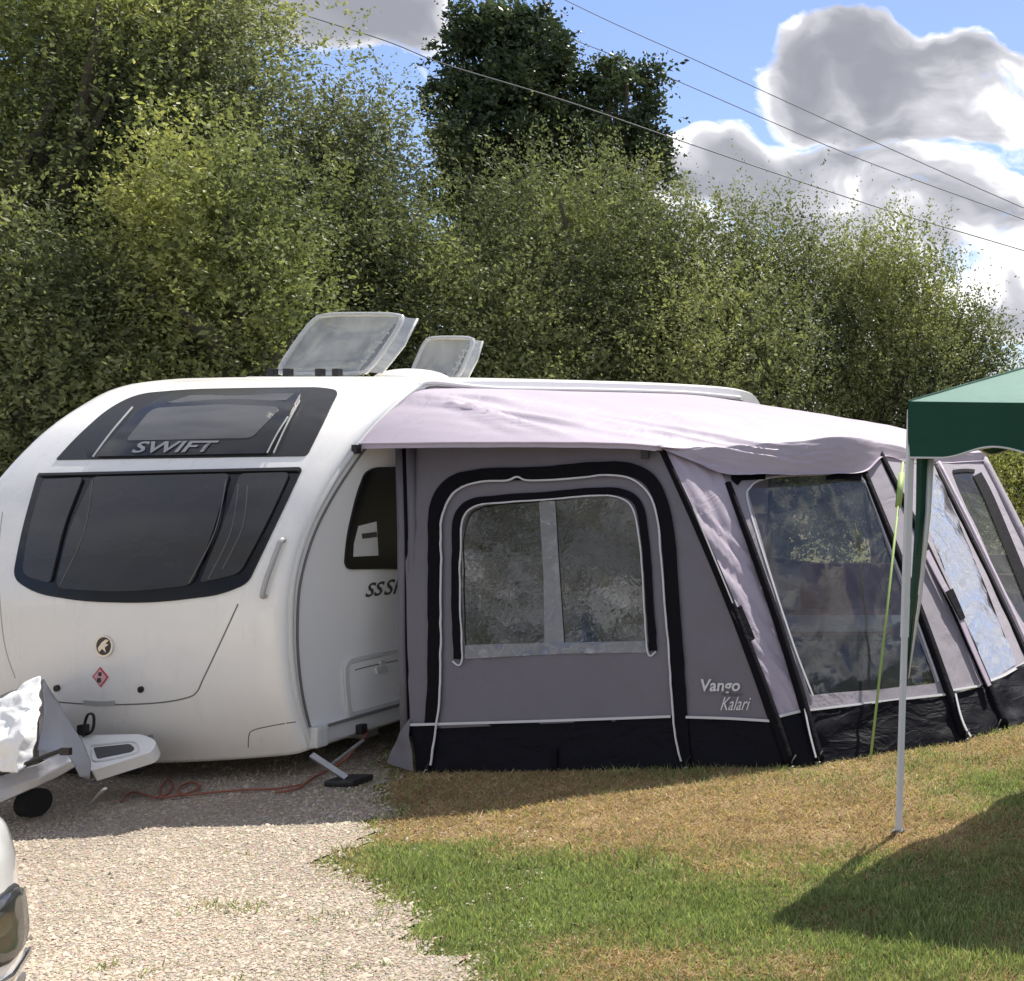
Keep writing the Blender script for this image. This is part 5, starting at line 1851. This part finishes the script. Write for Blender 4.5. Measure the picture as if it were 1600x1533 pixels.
for k, (u, v) in enumerate([(0.03, 0.03), (SZ - 0.03, 0.03), (SZ - 0.03, SZ - 0.03), (0.03, SZ - 0.03)]):
    du, dv = (-0.10 if u < 1 else 0.10), (-0.02 if v < 1 else 0.02)
    top, bot = G3(u, v, ZT - 0.04), G3(u + du * 0.9, v + dv, 0.0)
    if k == 0:
        bot = gnd(1404, 1300)
        top = at(1424, 640, 6.89)
    bm = bmesh.new()
    add_tube(bm, [top, top.lerp(bot, 0.55)], 0.023, 4)
    lg = from_bm('leg', bm, M['white_metal'], gz)
    bm = bmesh.new()
    add_tube(bm, [top.lerp(bot, 0.53), bot + V((0, 0, 0.008))], 0.018, 4)
    from_bm('inner_leg', bm, M['white_metal'], lg)
    box_obj('foot_plate', (bot.x, bot.y, 0.006), (0.055, 0.055, 0.010), M['cargrey'], lg)
    if k == 0:
        # tied-up green side cloth with pale edges beside the near leg
        vs, fs = [], []
        wpx = [(0.0, 1432, 1449), (0.25, 1431, 1446), (0.5, 1426, 1438), (0.75, 1421, 1429), (1.0, 1416, 1419)]
        for i, (f, xa, xb) in enumerate(wpx):
            y = 712 + f * 330
            for xx, DD in ((xa, 6.9), ((xa + xb) / 2, 6.85), (xb, 6.9)):
                vs.append(at(xx, y, DD))
        for i in range(4):
            for j in range(2):
                A = i * 3 + j
                fs.append((A, A + 1, A + 4, A + 3))
        n0 = len(vs)
        vs += [p + V((0, 0.02, 0)) for p in vs]
        fs += [tuple(q + n0 for q in f[::-1]) for f in fs] + [(i * 3, (i + 1) * 3, (i + 1) * 3 + n0, i * 3 + n0) for i in range(4)] + [(i * 3 + 2, i * 3 + 2 + n0, (i + 1) * 3 + 2 + n0, (i + 1) * 3 + 2) for i in range(4)]
        sc = mk('side_cloth', vs, fs, M['green_cloth'], gz)
        tube_obj('cloth_edge', [at(1454, 714, 6.92), at(1450, 800, 6.9), at(1438, 930, 6.85), at(1420, 1060, 6.8)], [0.02, 0.016, 0.010, 0.003], M['white_metal'], sc, seg=6)
bm = bmesh.new()
for (p, q) in (((0, 0), (SZ, 0)), ((SZ, 0), (SZ, SZ)), ((SZ, SZ), (0, SZ)), ((0, SZ), (0, 0))):
    for s in range(2):
        p, q = [tuple(max(0.09, min(SZ - 0.09, w)) for w in z) for z in (p, q)]
        a = (p[0] + (q[0] - p[0]) * s / 2, p[1] + (q[1] - p[1]) * s / 2)
        b = (p[0] + (q[0] - p[0]) * (s + 1) / 2, p[1] + (q[1] - p[1]) * (s + 1) / 2)
        add_tube(bm, [G3(a[0], a[1], ZT - 0.06), G3(b[0], b[1], ZT - 0.30)], 0.010, 4)
        add_tube(bm, [G3(a[0], a[1], ZT - 0.30), G3(b[0], b[1], ZT - 0.06)], 0.010, 4)
from_bm('truss', bm, M['white_metal'], gz)
bm = bmesh.new()
add_tube(bm, [G3(SZ / 2, SZ / 2, ZT - 0.3), G3(SZ / 2, SZ / 2, ZT + peak - 0.02)], 0.016, 6)
from_bm('centre_pole', bm, M['white_metal'], gz)

# ------------------------------------------------------------------ white car at the left edge (only its nose corner reaches the frame)
car = empty('car', (-6.2, 3.3, 0), 'white car whose nose and headlight just enter at the lower left edge', 'car')
nose = -4.11
CYc, CW, CL = 3.42, 0.86, 4.2


def carpt(s, t_, z):
    """s back from the nose tip (m), t_ across -1..1"""
    return V((nose - s, CYc + t_ * CW, z))


prof_car = [(0.12, 0.16), (0.04, 0.24), (0.0, 0.36), (0.01, 0.50), (0.03, 0.64), (0.05, 0.76), (0.13, 0.86), (0.45, 0.94), (1.0, 1.0), (1.25, 1.02), (1.9, 1.42), (2.4, 1.48), (3.2, 1.44), (3.8, 1.05), (4.1, 0.98), (4.2, 0.7), (4.18, 0.35), (4.1, 0.22)]
pc = smooth_path([(a, b, 0) for a, b in prof_car], 4)
bm = bmesh.new()
rows = []
ts = [-1, -0.97, -0.9, -0.75, -0.5, -0.2, 0.2, 0.5, 0.75, 0.9, 0.97, 1]
for p in pc:
    row = []
    for tt in ts:
        back = 0.30 * abs(tt) ** 3.2 * max(0, 1 - p.x / 1.6) - 0.22 * abs(tt) ** 3 * max(0, (p.x - 2.9) / 1.3)
        cab = max(0, min(1, (p.y - 0.95) / 0.5))
        row.append(bm.verts.new(carpt(p.x + back, tt * (1 - 0.16 * cab), p.y - 0.06 * tt ** 4)))
    rows.append(row)
for i in range(len(rows) - 1):
    for j in range(len(ts) - 1):
        bm.faces.new((rows[i][j], rows[i][j + 1], rows[i + 1][j + 1], rows[i + 1][j]))
bm.faces.new([r[0] for r in rows])
bm.faces.new([r[-1] for r in rows][::-1])
bm.faces.new(list(rows[0]) + list(rows[-1][::-1]))
bmesh.ops.recalc_face_normals(bm, faces=bm.faces[:])
car_bvh = BVHTree.FromBMesh(bm)
cb = bpy.data.meshes.new('body')
bm.to_mesh(cb)
bm.free()
for p in cb.polygons:
    p.use_smooth = p.area < 0.4
cbody = put('body', cb, M['carpaint'], car)


def car_patch(name, ctr, hw, hh, mat, parent, off, d=V((-1, 0, 0)), n=18, power=2.6, tilt=0.0):
    """rounded patch pressed onto the nose: centre (y, z), half sizes"""
    vs, fs = [], []
    rr = [0.0, 0.4, 0.75, 1.0]
    ring = []
    for r in rr:
        cur = []
        for k in range(n):
            a = k * 2 * math.pi / n
            ca, sa = math.cos(a), math.sin(a)
            e = (abs(ca) ** power + abs(sa) ** power) ** (-1 / power)
            yy, zz = ctr[0] + hw * ca * e * r, ctr[1] + hh * sa * e * r + tilt * ca * e * r * hw
            loc, nr, _, _ = car_bvh.ray_cast(V((nose + 3, yy, zz)), d)
            if loc is None:
                loc, nr = V((nose - 0.3, yy, zz)), V((1, 0, 0))
            if nr.x < 0:
                nr = -nr
            cur.append(len(vs))
            vs.append(loc + nr * off)
            if r == 0:
                cur = [cur[0]] * n
                break
        ring.append(cur)
    for i in range(len(ring) - 1):
        for k in range(n):
            q = [ring[i][k], ring[i][(k + 1) % n], ring[i + 1][(k + 1) % n], ring[i + 1][k]]
            f = []
            for z in q:
                if z not in f:
                    f.append(z)
            fs.append(tuple(f))
    b0 = len(vs)
    base = [vs[i] - V((off + 0.01, 0, 0)) for i in ring[-1]]
    vs += base
    for k in range(n):
        fs.append((ring[-1][k], ring[-1][(k + 1) % n], b0 + (k + 1) % n, b0 + k))
    bm = bmesh.new()
    vv = [bm.verts.new(v) for v in vs]
    for f in fs:
        try:
            bm.faces.new([vv[i] for i in f])
        except ValueError:
            pass
    return from_bm(name, bm, mat, parent, smooth=True)


for sgn in (1, -1):
    yy = CYc + sgn * CW * 0.76
    h0 = car_patch('headlight', (yy, 0.50), 0.17, 0.11, M['black'], car, 0.004)
    car_patch('headlight_lens', (yy, 0.50), 0.155, 0.095, M['lamp_glass'], h0, 0.016)
    car_patch('reflector', (yy - sgn * 0.05, 0.52), 0.04, 0.035, M['chrome'], h0, 0.009)
car_patch('grille', (CYc, 0.40), 0.55, 0.05, M['black'], car, 0.006, power=6)
br = car_patch('chrome_strip', (CYc, 0.345), 0.84, 0.012, M['chrome'], car, 0.014, power=10)
car_patch('bumper_insert', (CYc, 0.25), 0.80, 0.07, M['cargrey'], car, 0.008, power=6)
for s, tt in ((0.85, 1), (0.85, -1), (3.35, 1), (3.35, -1)):
    wq = put('wheel', bpy.data.meshes.new('wheel'), M['steel'], car)
    c = (nose - s, CYc + tt * (CW - 0.06), 0.31)
    wheel(wq, c, 0.31, 0.2, axis_x=False)
# side glass
for sgn in (1, -1):
    mk('side_glass', [carpt(1.45, sgn * 0.995, 1.0), carpt(3.3, sgn * 0.995, 1.0), carpt(3.0, sgn * 0.90, 1.36), carpt(2.0, sgn * 0.90, 1.36)], [(0, 1, 2, 3)], M['black_glass'], car)

# ------------------------------------------------------------------ overhead wires and their poles
def wire(name, pts, D0, D1, label):
    P = []
    x0, x1 = pts[0][0], pts[-1][0]
    for (x, y) in pts:
        k = (x - x0) / (x1 - x0)
        P.append(at(x, y, 1 / ((1 - k) / D0 + k / D1)))
    o = tube_obj(name, smooth_path(P, 8), 0.011, M['cable'], None, seg=5)
    o['label'] = label
    o['category'] = 'wire'
    o['group'] = 'overhead wires'
    return P


wa = wire('overhead_wire', [(600, -148), (883, 0), (1100, 100), (1350, 214), (1600, 325), (1900, 452)], 34, 24, 'topmost overhead wire crossing the clouds at the right')
wb = wire('overhead_wire', [(560, -88), (756, 0), (892, 60), (1045, 121), (1330, 243), (1600, 343), (1900, 462)], 35, 25, 'middle overhead wire, hidden for a stretch by the oak top')
wc = wire('overhead_wire', [(200, -95), (410, 0), (600, 63), (694, 100), (881, 157), (1075, 224), (1356, 319), (1520, 368), (1900, 480)], 22, 24, 'lowest overhead wire, passing in front of the dark oak')
pole_tops = [(wa[-1] + wb[-1] + wc[-1]) / 3]
for p in pole_tops:
    o = empty('utility_pole', (p.x, p.y, 0), 'tarred wooden pole that carries the overhead wires beyond the right edge', 'pole')
    tube_obj('shaft', [(p.x, p.y, -0.1), (p.x, p.y, p.z + 0.5)], [0.14, 0.10], M['pole_wood'], o, seg=10)
    lo = min(q[-1].x for q in (wa, wb, wc)) - 0.2
    hi = max(q[-1].x for q in (wa, wb, wc)) + 0.2
    box_obj('crossarm', ((lo + hi) / 2, p.y, p.z), (hi - lo, 0.1, 0.1), M['pole_wood'], o)

# ------------------------------------------------------------------ weathered rail fence beyond the awning
fr = empty('rail_fence', (-2.9, 14.2, 0), 'brown wooden rail fence beyond the far end of the awning, at the right edge', 'fence')
for i in range(6):
    box_obj('post', (-4.4 + i * 1.5, 14.2, 0.36), (0.09, 0.09, 0.78), M['brown_wood'], fr, bev=0.01)
for z in (0.18, 0.42, 0.64):
    box_obj('rail', (-0.65, 14.13, z), (7.6, 0.04, 0.11), M['brown_wood'], fr, bev=0.008)
